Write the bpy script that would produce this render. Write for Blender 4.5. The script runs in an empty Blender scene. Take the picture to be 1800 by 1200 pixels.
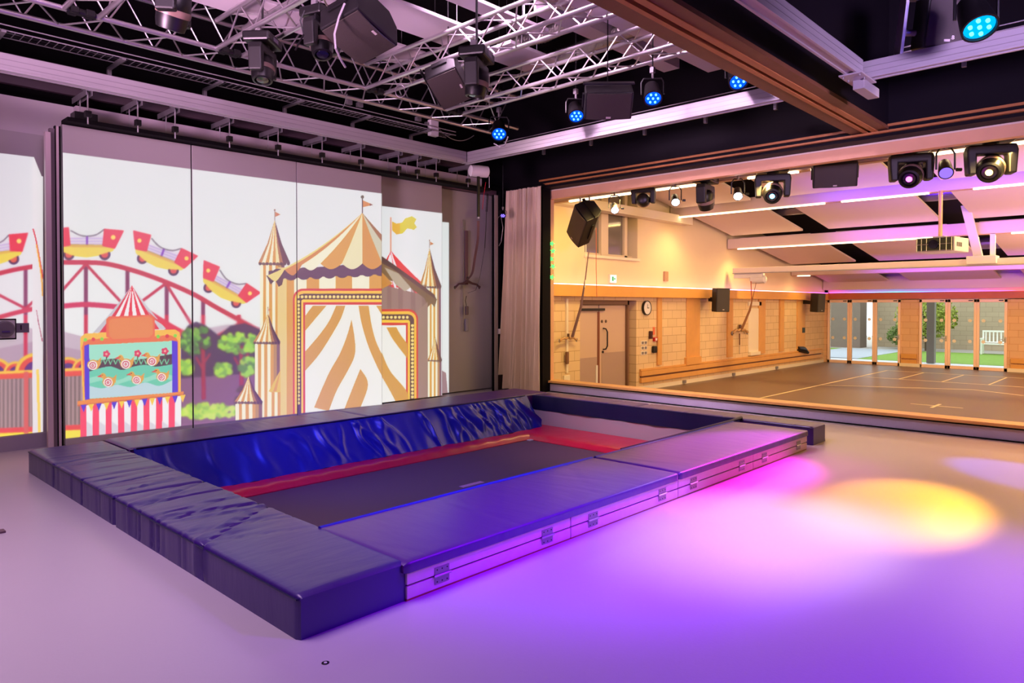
import bpy, math, random
import numpy as np
from mathutils import Vector, Matrix, Euler
random.seed(7); rng = np.random.default_rng(7)
C = bpy.data.collections.new('place'); bpy.context.scene.collection.children.link(C)
PI = math.pi
# ------------------------------------------------------------------ camera model
F0, HOR, PITCH, CH = 1248.0, 537.0, math.radians(.9), 1.5
A = math.atan(1183 / F0)
Fh = Vector((math.cos(A), math.sin(A), 0)); RT = Vector((math.sin(A), -math.cos(A), 0)); ZZ = Vector((0, 0, 1))
FW = Fh * math.cos(PITCH) - ZZ * math.sin(PITCH); UP = Fh * math.sin(PITCH) + ZZ * math.cos(PITCH)
PPY = HOR + F0 * math.tan(PITCH); EYE = Vector((0, 0, CH))
def at(px, py, ax, val):
    """place point of the room surveyed from the photograph: where the line of sight meets the plane ax=val"""
    d = FW + RT * ((px - 900) / F0) + UP * ((PPY - py) / F0)
    i = 'xyz'.index(ax); return EYE + d * ((val - EYE[i]) / d[i])
# ------------------------------------------------------------------ materials
def lin(c):
    return tuple(((v / 255) / 12.92 if v / 255 <= .04045 else ((v / 255 + .055) / 1.055) ** 2.4) for v in c)
MATS = {}
def mat(name, col, rough=.5, metal=0, bump=None, vary=0, spec=.5, coat=0, emit=None, estr=0, vscale=4, rgb=True, trans=0, alpha=1):
    if name in MATS: return MATS[name]
    m = bpy.data.materials.new(name); m.use_nodes = True; nt = m.node_tree; b = nt.nodes['Principled BSDF']
    c = lin(col) if rgb else col
    b.inputs['Base Color'].default_value = (*c, 1); b.inputs['Roughness'].default_value = rough
    b.inputs['Metallic'].default_value = metal; b.inputs['Specular IOR Level'].default_value = spec
    b.inputs['Coat Weight'].default_value = coat; b.inputs['Coat Roughness'].default_value = .25
    if trans: b.inputs['Transmission Weight'].default_value = trans
    if alpha < 1: b.inputs['Alpha'].default_value = alpha
    if emit: b.inputs['Emission Color'].default_value = (*lin(emit), 1); b.inputs['Emission Strength'].default_value = estr
    tc = None
    if bump or vary: tc = nt.nodes.new('ShaderNodeTexCoord')
    if vary:
        n = nt.nodes.new('ShaderNodeTexNoise'); n.inputs['Scale'].default_value = vscale; n.inputs['Detail'].default_value = 4
        nt.links.new(tc.outputs['Object'], n.inputs['Vector'])
        mx = nt.nodes.new('ShaderNodeMixRGB'); mx.blend_type = 'MIX'
        mx.inputs['Color1'].default_value = (*[v * (1 - vary) for v in c], 1); mx.inputs['Color2'].default_value = (*[min(1, v * (1 + vary)) for v in c], 1)
        nt.links.new(n.outputs['Fac'], mx.inputs['Fac']); nt.links.new(mx.outputs[0], b.inputs['Base Color'])
    if bump:
        sc, st, vec = bump
        mp = nt.nodes.new('ShaderNodeMapping'); mp.inputs['Scale'].default_value = vec
        n = nt.nodes.new('ShaderNodeTexNoise'); n.inputs['Scale'].default_value = sc; n.inputs['Detail'].default_value = 3
        bp = nt.nodes.new('ShaderNodeBump'); bp.inputs['Strength'].default_value = st; bp.inputs['Distance'].default_value = .02
        nt.links.new(tc.outputs['Object'], mp.inputs['Vector']); nt.links.new(mp.outputs[0], n.inputs['Vector'])
        nt.links.new(n.outputs['Fac'], bp.inputs['Height']); nt.links.new(bp.outputs[0], b.inputs['Normal'])
    MATS[name] = m; return m
def emis(name, col, st):
    if name in MATS: return MATS[name]
    m = bpy.data.materials.new(name); m.use_nodes = True; nt = m.node_tree
    nt.nodes.remove(nt.nodes['Principled BSDF']); e = nt.nodes.new('ShaderNodeEmission')
    e.inputs[0].default_value = (*lin(col), 1); e.inputs[1].default_value = st
    nt.links.new(e.outputs[0], nt.nodes['Material Output'].inputs[0]); MATS[name] = m; return m
def blockwork(name, col, mortar, bw, bh, axis='x', offset=.5, bump=.3):
    """block or plank pattern in object space; axis = horizontal axis of the wall"""
    if name in MATS: return MATS[name]
    m = mat(name, col, .8); nt = m.node_tree; b = nt.nodes['Principled BSDF']
    tc = nt.nodes.new('ShaderNodeTexCoord'); sp = nt.nodes.new('ShaderNodeSeparateXYZ'); cb = nt.nodes.new('ShaderNodeCombineXYZ')
    nt.links.new(tc.outputs['Object'], sp.inputs[0]); nt.links.new(sp.outputs['X' if axis == 'x' else 'Y'], cb.inputs['X']); nt.links.new(sp.outputs['Z'], cb.inputs['Y'])
    br = nt.nodes.new('ShaderNodeTexBrick'); br.offset = offset
    br.inputs['Scale'].default_value = 1; br.inputs['Brick Width'].default_value = bw; br.inputs['Row Height'].default_value = bh
    br.inputs['Mortar Size'].default_value = .006; br.inputs['Mortar Smooth'].default_value = .2
    c = lin(col); br.inputs['Color1'].default_value = (*c, 1); br.inputs['Color2'].default_value = (*[v * .9 for v in c], 1); br.inputs['Mortar'].default_value = (*lin(mortar), 1)
    nt.links.new(cb.outputs[0], br.inputs['Vector']); nt.links.new(br.outputs['Color'], b.inputs['Base Color'])
    return m
BLACK = mat('black_paint', (9, 6, 10), .75, spec=.15, vary=.2); BLK = mat('black_metal', (9, 7, 10), .4)
DARKB = mat('dark_bulkhead', (14, 9, 17), .6, spec=.2, vary=.15)
WALLP = mat('studio_wall_paint', (200, 192, 196), .7, vary=.03)
FLOORM = mat('studio_vinyl_floor', (188, 182, 186), .33, vary=.03, vscale=1.2, bump=(60, .03, (1, 1, 1)))
GREY = mat('grey_board', (148, 144, 156), .5, vary=.06); ALU = mat('aluminium', (190, 186, 190), .38, .75, vary=.05)
RAILM = mat('rail_aluminium', (172, 166, 172), .42, .35, vary=.04)
TRUSSM = mat('truss_aluminium', (200, 194, 198), .3, .85); STEEL = mat('zinc_steel', (150, 145, 150), .4, .6, vary=.15)
TIMB = mat('timber_trim', (176, 116, 66), .45, vary=.18, vscale=9); TIMD = mat('timber_brown', (112, 72, 48), .5, vary=.18, vscale=7)
CAPM = mat('oak_cap', (222, 170, 100), .45, vary=.12, vscale=8)
MATB = mat('blue_vinyl', (50, 4, 112), .4, spec=.6, coat=.22, bump=(2.6, .26, (1, 3.5, 1)))
MATL = mat('blue_vinyl_long', (76, 4, 118), .4, spec=.6, coat=.22, bump=(2.6, .2, (3.5, 1, 1)))
APRON = mat('blue_satin', (10, 18, 150), .34, spec=.7)
NAVY = mat('navy_vinyl', (14, 10, 70), .5)
RED = mat('red_vinyl', (196, 2, 66), .33, spec=.6, bump=(6, .3, (1, 1, 1)), coat=.2)
BED = mat('black_mesh_bed', (76, 48, 88), .6, bump=(220, .2, (1, 1, 1)))
PLY = mat('pale_plywood', (232, 206, 206), .5, vary=.1, vscale=14)
CURT = mat('beige_curtain', (238, 216, 184), .85, vary=.05)
WHITEP = mat('white_plastic', (225, 220, 222), .4); RAFT = mat('white_raft_board', (215, 205, 212), .8)
FOIL = mat('foil_duct', (190, 180, 176), .28, .9, bump=(30, .8, (1, 1, 1)))
SPKF = mat('speaker_grille', (58, 50, 46), .6, bump=(300, .3, (1, 1, 1))); SPKB = mat('speaker_cabinet', (13, 10, 13), .5)
def drop(t, pos, zt=5.5, r=.007, dz=.0, yaw=None):
    t0 = MB(); inv = (Matrix.Translation(t.location) @ t.rotation_euler.to_matrix().to_4x4() @ Matrix.Diagonal((*t.scale,1))).inverted()
    p = Vector(pos); t0.cyl(inv @ (p+Vector((0,0,dz))), inv @ Vector((p.x,p.y,zt)), r, n=6); t0.build('hanging_wire', MATS['black_metal'], t)
# ------------------------------------------------------------------ mesh builder
OFF = {}
class MB:
    def __init__(s): s.v = []; s.f = []
    def add(s, vs, fs):
        n = len(s.v); s.v += [Vector(v) for v in vs]; s.f += [tuple(i + n for i in f) for f in fs]; return s
    def box(s, a, b, M=None):
        x0, y0, z0 = a; x1, y1, z1 = b
        if x0 > x1: x0, x1 = x1, x0
        if y0 > y1: y0, y1 = y1, y0
        if z0 > z1: z0, z1 = z1, z0
        vs = [Vector(p) for p in ((x0,y0,z0),(x1,y0,z0),(x1,y1,z0),(x0,y1,z0),(x0,y0,z1),(x1,y0,z1),(x1,y1,z1),(x0,y1,z1))]
        if M is not None: vs = [M @ v for v in vs]
        return s.add(vs, [(0,3,2,1),(4,5,6,7),(0,1,5,4),(1,2,6,5),(2,3,7,6),(3,0,4,7)])
    def cyl(s, p0, p1, r0, r1=None, n=12, caps=True):
        p0 = Vector(p0); p1 = Vector(p1); r1 = r0 if r1 is None else r1
        d = (p1 - p0).normalized(); u = d.orthogonal().normalized(); w = d.cross(u)
        vs = []
        for p, r in ((p0, r0), (p1, r1)):
            vs += [p + (u * math.cos(2*PI*i/n) + w * math.sin(2*PI*i/n)) * r for i in range(n)]
        fs = [(i, (i+1) % n, n + (i+1) % n, n + i) for i in range(n)]
        if caps: fs += [tuple(range(n-1, -1, -1)), tuple(range(n, 2*n))]
        return s.add(vs, fs)
    def tube(s, pts, r, n=8):
        pts = [Vector(p) for p in pts]; vs = []; fs = []; prev = None
        for i, p in enumerate(pts):
            d = (pts[min(i+1, len(pts)-1)] - pts[max(i-1, 0)]).normalized()
            u = d.orthogonal().normalized() if prev is None else (prev - d * prev.dot(d)).normalized()
            prev = u; w = d.cross(u); rr = r[i] if isinstance(r, (list, tuple)) else r
            vs += [p + (u * math.cos(2*PI*k/n) + w * math.sin(2*PI*k/n)) * rr for k in range(n)]
        for i in range(len(pts)-1):
            fs += [(i*n+k, i*n+(k+1) % n, (i+1)*n+(k+1) % n, (i+1)*n+k) for k in range(n)]
        m = len(pts)-1; fs += [tuple(range(n-1, -1, -1)), tuple(m*n+k for k in range(n))]
        return s.add(vs, fs)
    def lathe(s, prof, M, n=24):
        vs = []; fs = []
        for (r, z) in prof: vs += [M @ Vector((r*math.cos(2*PI*k/n), r*math.sin(2*PI*k/n), z)) for k in range(n)]
        for i in range(len(prof)-1): fs += [(i*n+k, i*n+(k+1) % n, (i+1)*n+(k+1) % n, (i+1)*n+k) for k in range(n)]
        m = len(prof)-1; fs += [tuple(range(n-1, -1, -1)), tuple(m*n+k for k in range(n))]
        return s.add(vs, fs)
    def prism(s, poly, ext):
        n = len(poly); a = [Vector(p) for p in poly]; e = Vector(ext); vs = a + [p + e for p in a]
        return s.add(vs, [tuple(range(n-1, -1, -1)), tuple(range(n, 2*n))] + [(i, (i+1) % n, n+(i+1) % n, n+i) for i in range(n)])
    def grid(s, fn, nu, nv, thick=None):
        vs = [Vector(fn(i/nu, j/nv)) for i in range(nu+1) for j in range(nv+1)]
        q = lambda i, j: i*(nv+1)+j
        fs = [(q(i,j), q(i+1,j), q(i+1,j+1), q(i,j+1)) for i in range(nu) for j in range(nv)]
        if thick is None: return s.add(vs, fs)
        t = Vector(thick); N = len(vs); vs2 = vs + [v + t for v in vs]
        fs2 = fs + [tuple(N+k for k in reversed(f)) for f in fs]
        bd = [(q(i,0), q(i+1,0)) for i in range(nu)] + [(q(nu,j), q(nu,j+1)) for j in range(nv)] + [(q(i+1,nv), q(i,nv)) for i in range(nu-1,-1,-1)] + [(q(0,j+1), q(0,j)) for j in range(nv-1,-1,-1)]
        fs2 += [(b, a, N+a, N+b) for a, b in bd]
        return s.add(vs2, fs2)
    def build(s, name, m, parent=None, bevel=0, smooth=False, seg=2):
        off = OFF.get(parent.name, Vector((0,0,0))) if parent else None
        if parent is None:
            lo = [min(v[k] for v in s.v) for k in range(3)]; hi = [max(v[k] for v in s.v) for k in range(3)]
            off = Vector(((lo[0]+hi[0])/2, (lo[1]+hi[1])/2, lo[2]))
        me = bpy.data.meshes.new(name); me.from_pydata([tuple(v - off) for v in s.v], [], s.f); me.update()
        o = bpy.data.objects.new(name, me); C.objects.link(o)
        me.materials.append(m)
        if parent is None: o.location = off
        else: o.parent = parent
        OFF[o.name] = off
        import bmesh
        bm = bmesh.new(); bm.from_mesh(me); bmesh.ops.recalc_face_normals(bm, faces=bm.faces); bm.to_mesh(me); bm.free()
        if smooth:
            for p in me.polygons: p.use_smooth = True
            try: me.set_sharp_from_angle(angle=math.radians(42))
            except Exception: pass
        if bevel:
            b = o.modifiers.new('bevel', 'BEVEL'); b.width = bevel; b.segments = seg; b.limit_method = 'ANGLE'; b.angle_limit = math.radians(40)
        return o
def thing(name, label, cat, loc=(0,0,0), group=None, rot=None, world=True):
    o = bpy.data.objects.new(name, None); C.objects.link(o); o.location = loc; o.empty_display_size = .1
    if rot: o.rotation_euler = rot
    o['label'] = label; o['category'] = cat
    if group: o['group'] = group
    OFF[o.name] = Vector(loc) if world else Vector((0,0,0)); return o
def tag(o, label, cat, group=None):
    o['label'] = label; o['category'] = cat
    if group: o['group'] = group
    return o
def struct(o): o['kind'] = 'structure'; return o
def copy_tree(o, parent=None):
    c = o.copy(); C.objects.link(c)
    if parent: c.parent = parent
    for ch in list(o.children): copy_tree(ch, c)
    return c
def place(proto, used, loc, rot, label, group=None, scale=None):
    o = proto if not used else copy_tree(proto)
    o.location = loc; o.rotation_euler = rot; o['label'] = label
    if group: o['group'] = group
    if scale: o.scale = (scale,)*3
    return o
def aim(d, roll=0):
    """rotation whose local -Z looks along d"""
    return (Vector(d).normalized().to_track_quat('-Z', 'Y') @ Euler((0,0,roll)).to_quaternion()).to_euler()
# ================================================================== STRUCTURE: studio
HF = -.55                       # hall floor level
PX0, PX1, PY0, PY1 = 2.26, 7.72, 3.62, 6.92   # pit opening in the studio floor
fl = MB(); 
for a, b in (((-5,-6,-.3),(PX0,9.9,0)), ((PX1,-6,-.3),(9.45,9.9,0)), ((PX0,-6,-.3),(PX1,PY0,0)), ((PX0,PY1,-.3),(PX1,9.9,0))): fl.box(a, b)
struct(fl.build('floor', FLOORM))
pit = MB()
pit.box((PX0-.06,PY0-.06,-1.0),(PX1+.06,PY1+.06,-.94))
pit.box((PX0-.06,PY0-.06,-.94),(PX0,PY1+.06,-.302)); pit.box((PX0,PY0-.06,-.94),(PX1+.06,PY0,-.302))
pit.box((PX1,PY0,-.94),(PX1+.06,PY1+.06,-.302)); pit.box((PX0,PY1,-.94),(PX1,PY1+.06,-.302))
struct(pit.build('trim_1', mat('pit_lining', (160,150,160), .6)))
struct(MB().box((PX1-.012,PY0+.02,-.3),(PX1-.002,PY1-.02,-.012)).build('trim_2', mat('pit_edge_board', (186,176,186), .5)))
struct(MB().box((9.62,-8,HF-.2),(26.9,9.9,HF)).build('floor', mat('hall_lino', (112,90,80), .38, vary=.06, vscale=1.5)))
hallfloor = C.objects[-1] if False else bpy.data.objects['floor.001']
# court tape on hall floor
TAPE = mat('court_tape', (232, 214, 176), .6)
def tape(pts, w=.05):
    m = MB()
    for (x0,y0),(x1,y1) in zip(pts[:-1], pts[1:]):
        d = Vector((x1-x0,y1-y0,0)).normalized(); n = Vector((-d.y,d.x,0))*w/2; a = Vector((x0,y0,HF)); b = Vector((x1,y1,HF))
        m.prism([a+n, a-n, b-n, b+n], (0,0,.002))
    m.build('line_marking', TAPE, hallfloor)
tape([(10.6,6.82),(24.5,6.82)]); tape([(24.45,6.84),(24.45,.6)], .04); tape([(21.8,6.84),(21.8,.6)], .04)
for yy in (5.78,4.73,3.67,2.62,1.57): tape([(21.8,yy),(24.45,yy)], .04)
tape([(18.8,6.8),(20.3,3.75),(18.8,.7)], .045); tape([(16.5,4.15),(16.5,3.2)], .04); tape([(16.15,3.68),(16.85,3.68)], .06)
# walls
struct(MB().box((-5,8.8,0),(6.28,9.0,3.66)).build('wall_left', WALLP))
struct(MB().box((6.28,9.3,0),(9.16,9.4,3.66)).build('wall_left', WALLP))
struct(MB().box((6.2,9.0,0),(6.28,9.3,3.66)).build('wall_left', WALLP))
struct(MB().box((-5,9.0,3.66),(9.45,9.9,3.9)).box((-5,9.0,3.9),(9.45,9.1,5.7)).build('wall_left', BLACK))
struct(MB().box((9.16,8.95,0),(9.2,9.56,3.66)).build('wall_left', BLACK))
struct(MB().box((-5,8.42,3.9),(8.2,9.0,3.98)).box((-5,8.62,3.86),(8.2,8.7,3.9)).build('trim_3', mat('dark_brown_board', (48,36,44), .5)))
struct(MB().box((-5,8.74,3.77),(8.4,8.8,3.86)).build('trim_4', mat('brown_board', (66,50,58), .5)))
struct(MB().box((2.35,8.72,3.49),(8.45,8.8,3.66)).build('trim_5', mat('pale_fascia', (190,176,186), .6)))
# end wall with the opening
struct(MB().box((9.25,-6,3.52),(9.5,9.9,5.7)).build('wall_front', DARKB))
struct(MB().box((9.25,8.04,.0),(9.46,9.9,3.52)).build('wall_front', BLACK))
struct(MB().box((9.22,-6,3.63),(9.25,8.1,3.66)).box((9.2,-6,3.56),(9.25,8.1,3.585)).build('trim_6', TIMB))
struct(MB().box((9.5,-6,3.36),(9.62,8.2,3.5)).box((9.5,8.1,.16),(9.62,8.32,3.36)).build('trim_7', mat('warm_timber_lining', (240,186,140), .5, vary=.1)))
struct(MB().box((9.5,8.32,HF),(9.62,9.9,5.5)).box((9.5,-8,3.5),(9.62,8.32,5.5)).build('wall_front', mat('hall_plaster', (236,216,190), .8)))
# upstand under the opening
struct(MB().box((9.45,-6,0),(9.60,8.1,.135)).build('baseboard_front', mat('upstand_board', (190,182,206), .5, vary=.1)))
struct(MB().box((9.40,-6,.16),(9.68,8.1,.195)).build('trim_8', CAPM))
struct(MB().box((9.46,-6,.135),(9.60,8.1,.16)).box((9.43,-6,0),(9.45,8.1,.014)).build('trim_9', BLACK))
struct(MB().box((9.56,-8,HF),(9.62,8.1,.135)).build('wall_front', GREY))
# ceiling, remaining walls (behind the viewpoint)
struct(MB().box((-5,-6,5.5),(9.6,9.9,5.7)).build('ceiling', BLACK))
struct(MB().box((-5,-6.2,-.3),(9.6,-6,5.7)).build('wall_right', mat('far_studio_wall', (150,140,150), .8)))
struct(MB().box((-5.2,-6.2,-.3),(-5,9.9,5.7)).build('wall_back', mat('rear_studio_wall', (150,140,150), .8)))
# big bulkhead beam across the studio with partition track below
bb = struct(MB().box((-5,2.59,3.64),(9.25,3.0,5.5)).build('trim_10', DARKB))
struct(MB().box((-5,2.585,3.6),(9.25,2.70,3.64)).box((-5,2.855,3.6),(9.25,3.01,3.64)).build('trim_11', TIMD))
struct(MB().box((-5,2.70,3.59),(9.25,2.765,3.635)).box((-5,2.81,3.59),(9.25,2.855,3.635)).build('trim_12', TIMB))
# ================================================================== THE PROJECTED PICTURE
# projector light painted as panel emission: shapes rasterised into a colour attribute
SS = 2; AX0, AY0, AW, AH = -40, 250, 860, 540
img = np.zeros((AH*SS, AW*SS, 3), np.float32)
def xy(p): return ((p[0]-AX0)*SS, (p[1]-AY0)*SS)
def poly(pts, col, im=None, alpha=1.0):
    im = img if im is None else im
    P = [xy(p) for p in pts]; xs = [p[0] for p in P]; ys = [p[1] for p in P]
    x0 = max(0, int(min(xs))); x1 = min(im.shape[1], int(max(xs))+2); y0 = max(0, int(min(ys))); y1 = min(im.shape[0], int(max(ys))+2)
    if x1 <= x0 or y1 <= y0: return
    X, Y = np.meshgrid(np.arange(x0, x1)+.5, np.arange(y0, y1)+.5); ins = np.zeros(X.shape, bool); n = len(P)
    for i in range(n):
        xa, ya = P[i]; xb, yb = P[(i+1) % n]
        if ya == yb: continue
        c = ((ya > Y) != (yb > Y)) & (X < (xb-xa)*(Y-ya)/(yb-ya)+xa); ins ^= c
    sub = im[y0:y1, x0:x1]; col = np.array(col, np.float32)/255
    sub[ins] = sub[ins]*(1-alpha) + col*alpha
def curve(pts, n=10):
    out = []
    for i in range(len(pts)-1):
        p0 = pts[max(i-1,0)]; p1 = pts[i]; p2 = pts[i+1]; p3 = pts[min(i+2,len(pts)-1)]
        for k in range(n):
            t = k/n
            out.append(tuple(.5*((2*p1[j])+(-p0[j]+p2[j])*t+(2*p0[j]-5*p1[j]+4*p2[j]-p3[j])*t*t+(-p0[j]+3*p1[j]-3*p2[j]+p3[j])*t**3) for j in (0,1)))
    return out+[tuple(pts[-1])]
def stroke(pts, w, col, sm=True, alpha=1.0):
    q = curve(pts) if (sm and len(pts) > 2) else pts
    for a, b in zip(q[:-1], q[1:]):
        dx, dy = b[0]-a[0], b[1]-a[1]; L = math.hypot(dx, dy) or 1; nx, ny = -dy/L*w/2, dx/L*w/2; ex, ey = dx/L*w*.25, dy/L*w*.25
        poly([(a[0]+nx-ex,a[1]+ny-ey),(b[0]+nx+ex,b[1]+ny+ey),(b[0]-nx+ex,b[1]-ny+ey),(a[0]-nx-ex,a[1]-ny-ey)], col, alpha=alpha)
def disc(x, y, r, col, ry=None, alpha=1.0): poly([(x+r*math.cos(t*PI/10), y+(ry or r)*math.sin(t*PI/10)) for t in range(20)], col, alpha=alpha)
def blur(x0, y0, x1, y1, k):
    a, b = xy((x0,y0)); c, d = xy((x1,y1)); a, b, c, d = int(max(a,0)), int(max(b,0)), int(c), int(d)
    s = img[b:d, a:c].copy()
    for ax in (0, 1):
        for _ in range(2):
            acc = np.zeros_like(s); cnt = 0
            for o in range(-k, k+1):
                idx = np.clip(np.arange(s.shape[ax])+o, 0, s.shape[ax]-1); acc += np.take(s, idx, axis=ax); cnt += 1
            s = acc/cnt
    img[b:d, a:c] = s
yy = (np.arange(AH*SS)/SS+AY0)[:,None]; xx = (np.arange(AW*SS)/SS+AX0)[None,:]
t = np.clip((yy-260)/240, 0, 1)
sky = np.stack([229+9*t+0*xx, 225+11*t+0*xx, 230+8*t+0*xx], -1)/255
lf = np.clip((110-xx)/110, 0, 1)[..., None]*np.array([6, 12, 6])/255; img[:] = sky - lf
OR, CR, PU, RD = (226,166,62), (246,238,214), (122,86,116), (226,66,96)
# hills and ground (soft)
poly([(-40,585),(40,575),(110,582),(180,600),(320,585),(400,570),(460,575),(460,790),(-40,790)], (206,184,200))
poly([(-40,620),(60,600),(140,615),(320,640),(460,620),(460,790),(-40,790)], (190,160,182))
# roller coaster
RA, PO = (208,72,100), (150,84,122)
for x, y0 in ((45,474),(151,462),(224,476),(293,497),(357,530),(420,562)):
    stroke([(x,y0),(x,560)], 7, PO, False); stroke([(x,555),(x,700)], 7, (214,80,110), False)
for a, b in (((151,464),(108,512)),((151,464),(214,532)),((293,497),(246,532)),((293,500),(338,572)),((-10,514),(45,542)),((45,542),(70,520)),((425,566),(375,594)),((-40,500),(0,520))): stroke([a,b], 5, (206,78,108), False)
stroke([(-40,490),(0,480),(30,473),(66,467)], 8, RA); stroke([(-40,568),(0,557),(30,549),(66,541)], 8, (216,84,112))
stroke([(100,461),(150,461),(190,464),(240,477),(290,495),(340,517),(380,540),(420,562),(460,584)], 8, RA)
stroke([(100,539),(150,535),(205,539)], 9, (216,78,118)); stroke([(262,552),(300,575),(332,592)], 13, (230,88,112))
stroke([(330,592),(360,600)], 6, (216,84,112), False)
def car(cx, cy, ang, s=1):
    ca, sa = math.cos(ang), math.sin(ang); T = lambda p: (cx+s*(p[0]*ca-p[1]*sa), cy+s*(p[0]*sa+p[1]*ca)); PP = lambda l: [T(p) for p in l]
    poly(PP([(-28,-14),(0,-12),(31,-16),(31,2),(-28,2)]), (232,214,236))
    for k in (-10,-5,0): stroke(PP([(-28,k),(31,k)]), 1.2, (168,140,196), False)
    stroke(PP([(-28,-24),(-12,-16),(2,-14),(18,-17),(31,-26)]), 1.5, (90,60,90)); stroke(PP([(1,-13),(1,4)]), 3, (140,70,190), False)
    for wx in (-31,32): disc(*T((wx,18)), 10*s, (92,48,104)); disc(*T((wx,18)), 6.5*s, (232,110,90))
    poly(PP([(-52,0),(52,2),(46,12),(20,20),(0,23),(-25,20),(-46,12)]), (242,212,62)); poly(PP([(-52,0),(52,2),(50,6),(-50,5)]), (226,180,60))
    poly(PP([(-66,-26),(-31,-30),(-28,2),(-50,6)]), (236,66,92)); poly(PP([(31,-27),(66,-24),(50,8),(28,3)]), (236,66,92))
    disc(*T((47,-12)), 4.5*s, (252,216,130)); disc(*T((-48,-12)), 4.5*s, (252,216,130))
car(152,429,0); car(283,449,.36,.93); car(398,505,.50,.88); car(-10,443,-.17,.98)
# fence and arches
FT = lambda x: 653-(x*.04)
for cx, r in ((-8,30),(28,22),(62,36),(120,26),(150,24)):
    y = FT(cx)+4; poly([(cx+r*math.cos(k*PI/12), y-r*.95*math.sin(k*PI/12)) for k in range(13)], (246,196,76)); poly([(cx+r*.82*math.cos(k*PI/12), y-r*.78*math.sin(k*PI/12)) for k in range(13)], (232,96,92)); poly([(cx+r*.55*math.cos(k*PI/12), y-r*.55*math.sin(k*PI/12)) for k in range(13)], (112,62,142))
poly([(-40,655),(145,647),(145,768),(-40,776)], (186,152,160))
for k in range(25):
    x = -40+k*7.4; poly([(x,655-(x*.04)),(x+3.8,655-(x*.04)),(x+3.8,760),(x,760)], (140,116,124))
for (a, b, c) in ((652,657,(250,198,92)),(657,666,(238,100,96)),(752,761,(238,92,104)),(761,782,(246,226,80))):
    poly([(-40,a+2),(145,a-6),(145,b-6),(-40,b+2)], c)
stroke([(46,655),(46,760)], 8, (226,110,116), False)
blur(-40,395,470,790,2)
# trees
poly([(318,590),(330,572),(345,565),(362,572),(385,590),(405,572),(430,568),(460,580),(460,745),(318,752)], (112,86,118))
poly([(318,665),(460,655),(460,760),(318,760)], (150,108,146))
for tx in (357,424): stroke([(tx,610),(tx+1,700)], 7, (178,62,108), False); stroke([(tx,650),(tx-12,628)], 4, (178,62,108), False); stroke([(tx,640),(tx+12,622)], 4, (178,62,108), False)
r2 = random.Random(3)
for (cx, cy, w, h, n, cols) in ((345,598,26,24,60,((118,150,80),(96,120,84),(150,196,70))),(325,645,14,12,30,((190,226,70),(150,196,70))),(420,604,36,18,80,((170,216,64),(130,170,76),(190,230,70))),(392,650,15,12,40,((188,226,72),(140,180,70))),(436,645,16,16,40,((176,220,70),(120,150,80))),(365,722,52,13,120,((196,228,96),(216,236,130),(160,196,100))),(430,700,20,20,16,((120,96,112),))):
    for _ in range(n):
        a = r2.random()*2*PI; q = math.sqrt(r2.random()); disc(cx+w*q*math.cos(a), cy+h*q*math.sin(a), 3+3*r2.random(), cols[r2.randrange(len(cols))], alpha=.85)
blur(318,555,462,755,3)
poly([(318,745),(460,733),(460,790),(318,790)], (158,112,152))
# duck stall
def strip_roof(apex, bl, br, n, cols, sag=.12, scal=3, shade=None):
    ax, ay = apex
    def edge(t, f):
        bx = bl[0]+(br[0]-bl[0])*f; by = bl[1]+(br[1]-bl[1])*f
        x = ax+(bx-ax)*t; y = ay+(by-ay)*t; s = sag*4*t*(1-t)
        return (x-(bx-ax)*s*.5, y+abs(bx-ax)*s*.2)
    for k in range(n):
        f0, f1 = k/n, (k+1)/n; w = f1-f0
        L = [edge(t/10, f0) for t in range(11)]; R_ = [edge(t/10, f1) for t in range(11)]
        bx = (L[-1][0]+R_[-1][0])/2; by = (L[-1][1]+R_[-1][1])/2+scal
        poly(L+[(bx,by)]+R_[::-1], cols[k % len(cols)])
strip_roof((232,501),(163,585),(292,578),11,((206,198,208),(226,60,84),(248,240,242),(236,70,92),(248,240,242),(236,70,92),(248,240,242),(236,70,92),(248,240,242),(232,66,88),(212,204,212)),.05,0)
poly([(296,578),(270,560),(258,545),(275,560),(310,578)], (232,84,104)); poly([(232,500),(230,512),(234,512)], (236,70,92))
frame = [(141,600),(142,592),(150,586),(187,584),(272,580),(308,579),(316,584),(317,595),(318,694),(146,705)]
poly(frame, (250,192,78)); poly([(144,610),(147,600),(158,596),(300,589),(310,594),(313,600),(314,694),(149,703)], (240,130,70))
poly([(148,608),(157,604),(158,701),(149,703)], (96,74,216)); poly([(302,598),(312,600),(313,689),(303,690)], (96,74,216))
poly([(157,606),(302,599),(303,690),(158,701)], (170,226,206)); 
poly([(157,634),(175,633),(200,630),(225,634),(255,630),(302,622),(302,660),(157,668)], (84,72,84))
poly(curve([(157,653),(175,647),(195,644),(215,650),(235,644),(255,641),(275,644),(303,640)])+[(303,690),(157,700)], (126,206,184))
poly(curve([(157,664),(180,660),(205,668),(230,660),(255,664),(280,655),(303,660)])+[(303,668),(280,664),(255,672),(230,668),(205,676),(180,668),(157,674)], (160,220,200))
poly(curve([(157,678),(180,682),(205,676),(230,680),(255,672),(280,678),(303,668)])+[(303,690),(157,700)], (196,216,228))
for fx, fy in ((187,622),(242,621),(290,617)):
    for k in range(5): disc(fx+4*math.cos(k*1.257), fy+4*math.sin(k*1.257), 2.8, (226,80,120))
    disc(fx, fy, 2, (250,180,170)); stroke([(fx,fy+5),(fx,fy+14)], 2, (50,110,70), False)
for gx in range(176,302,9): stroke([(gx-3,632),(gx,640)], 1.6, (150,220,180), False); stroke([(gx+4,631),(gx,640)], 1.6, (120,200,160), False)
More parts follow.
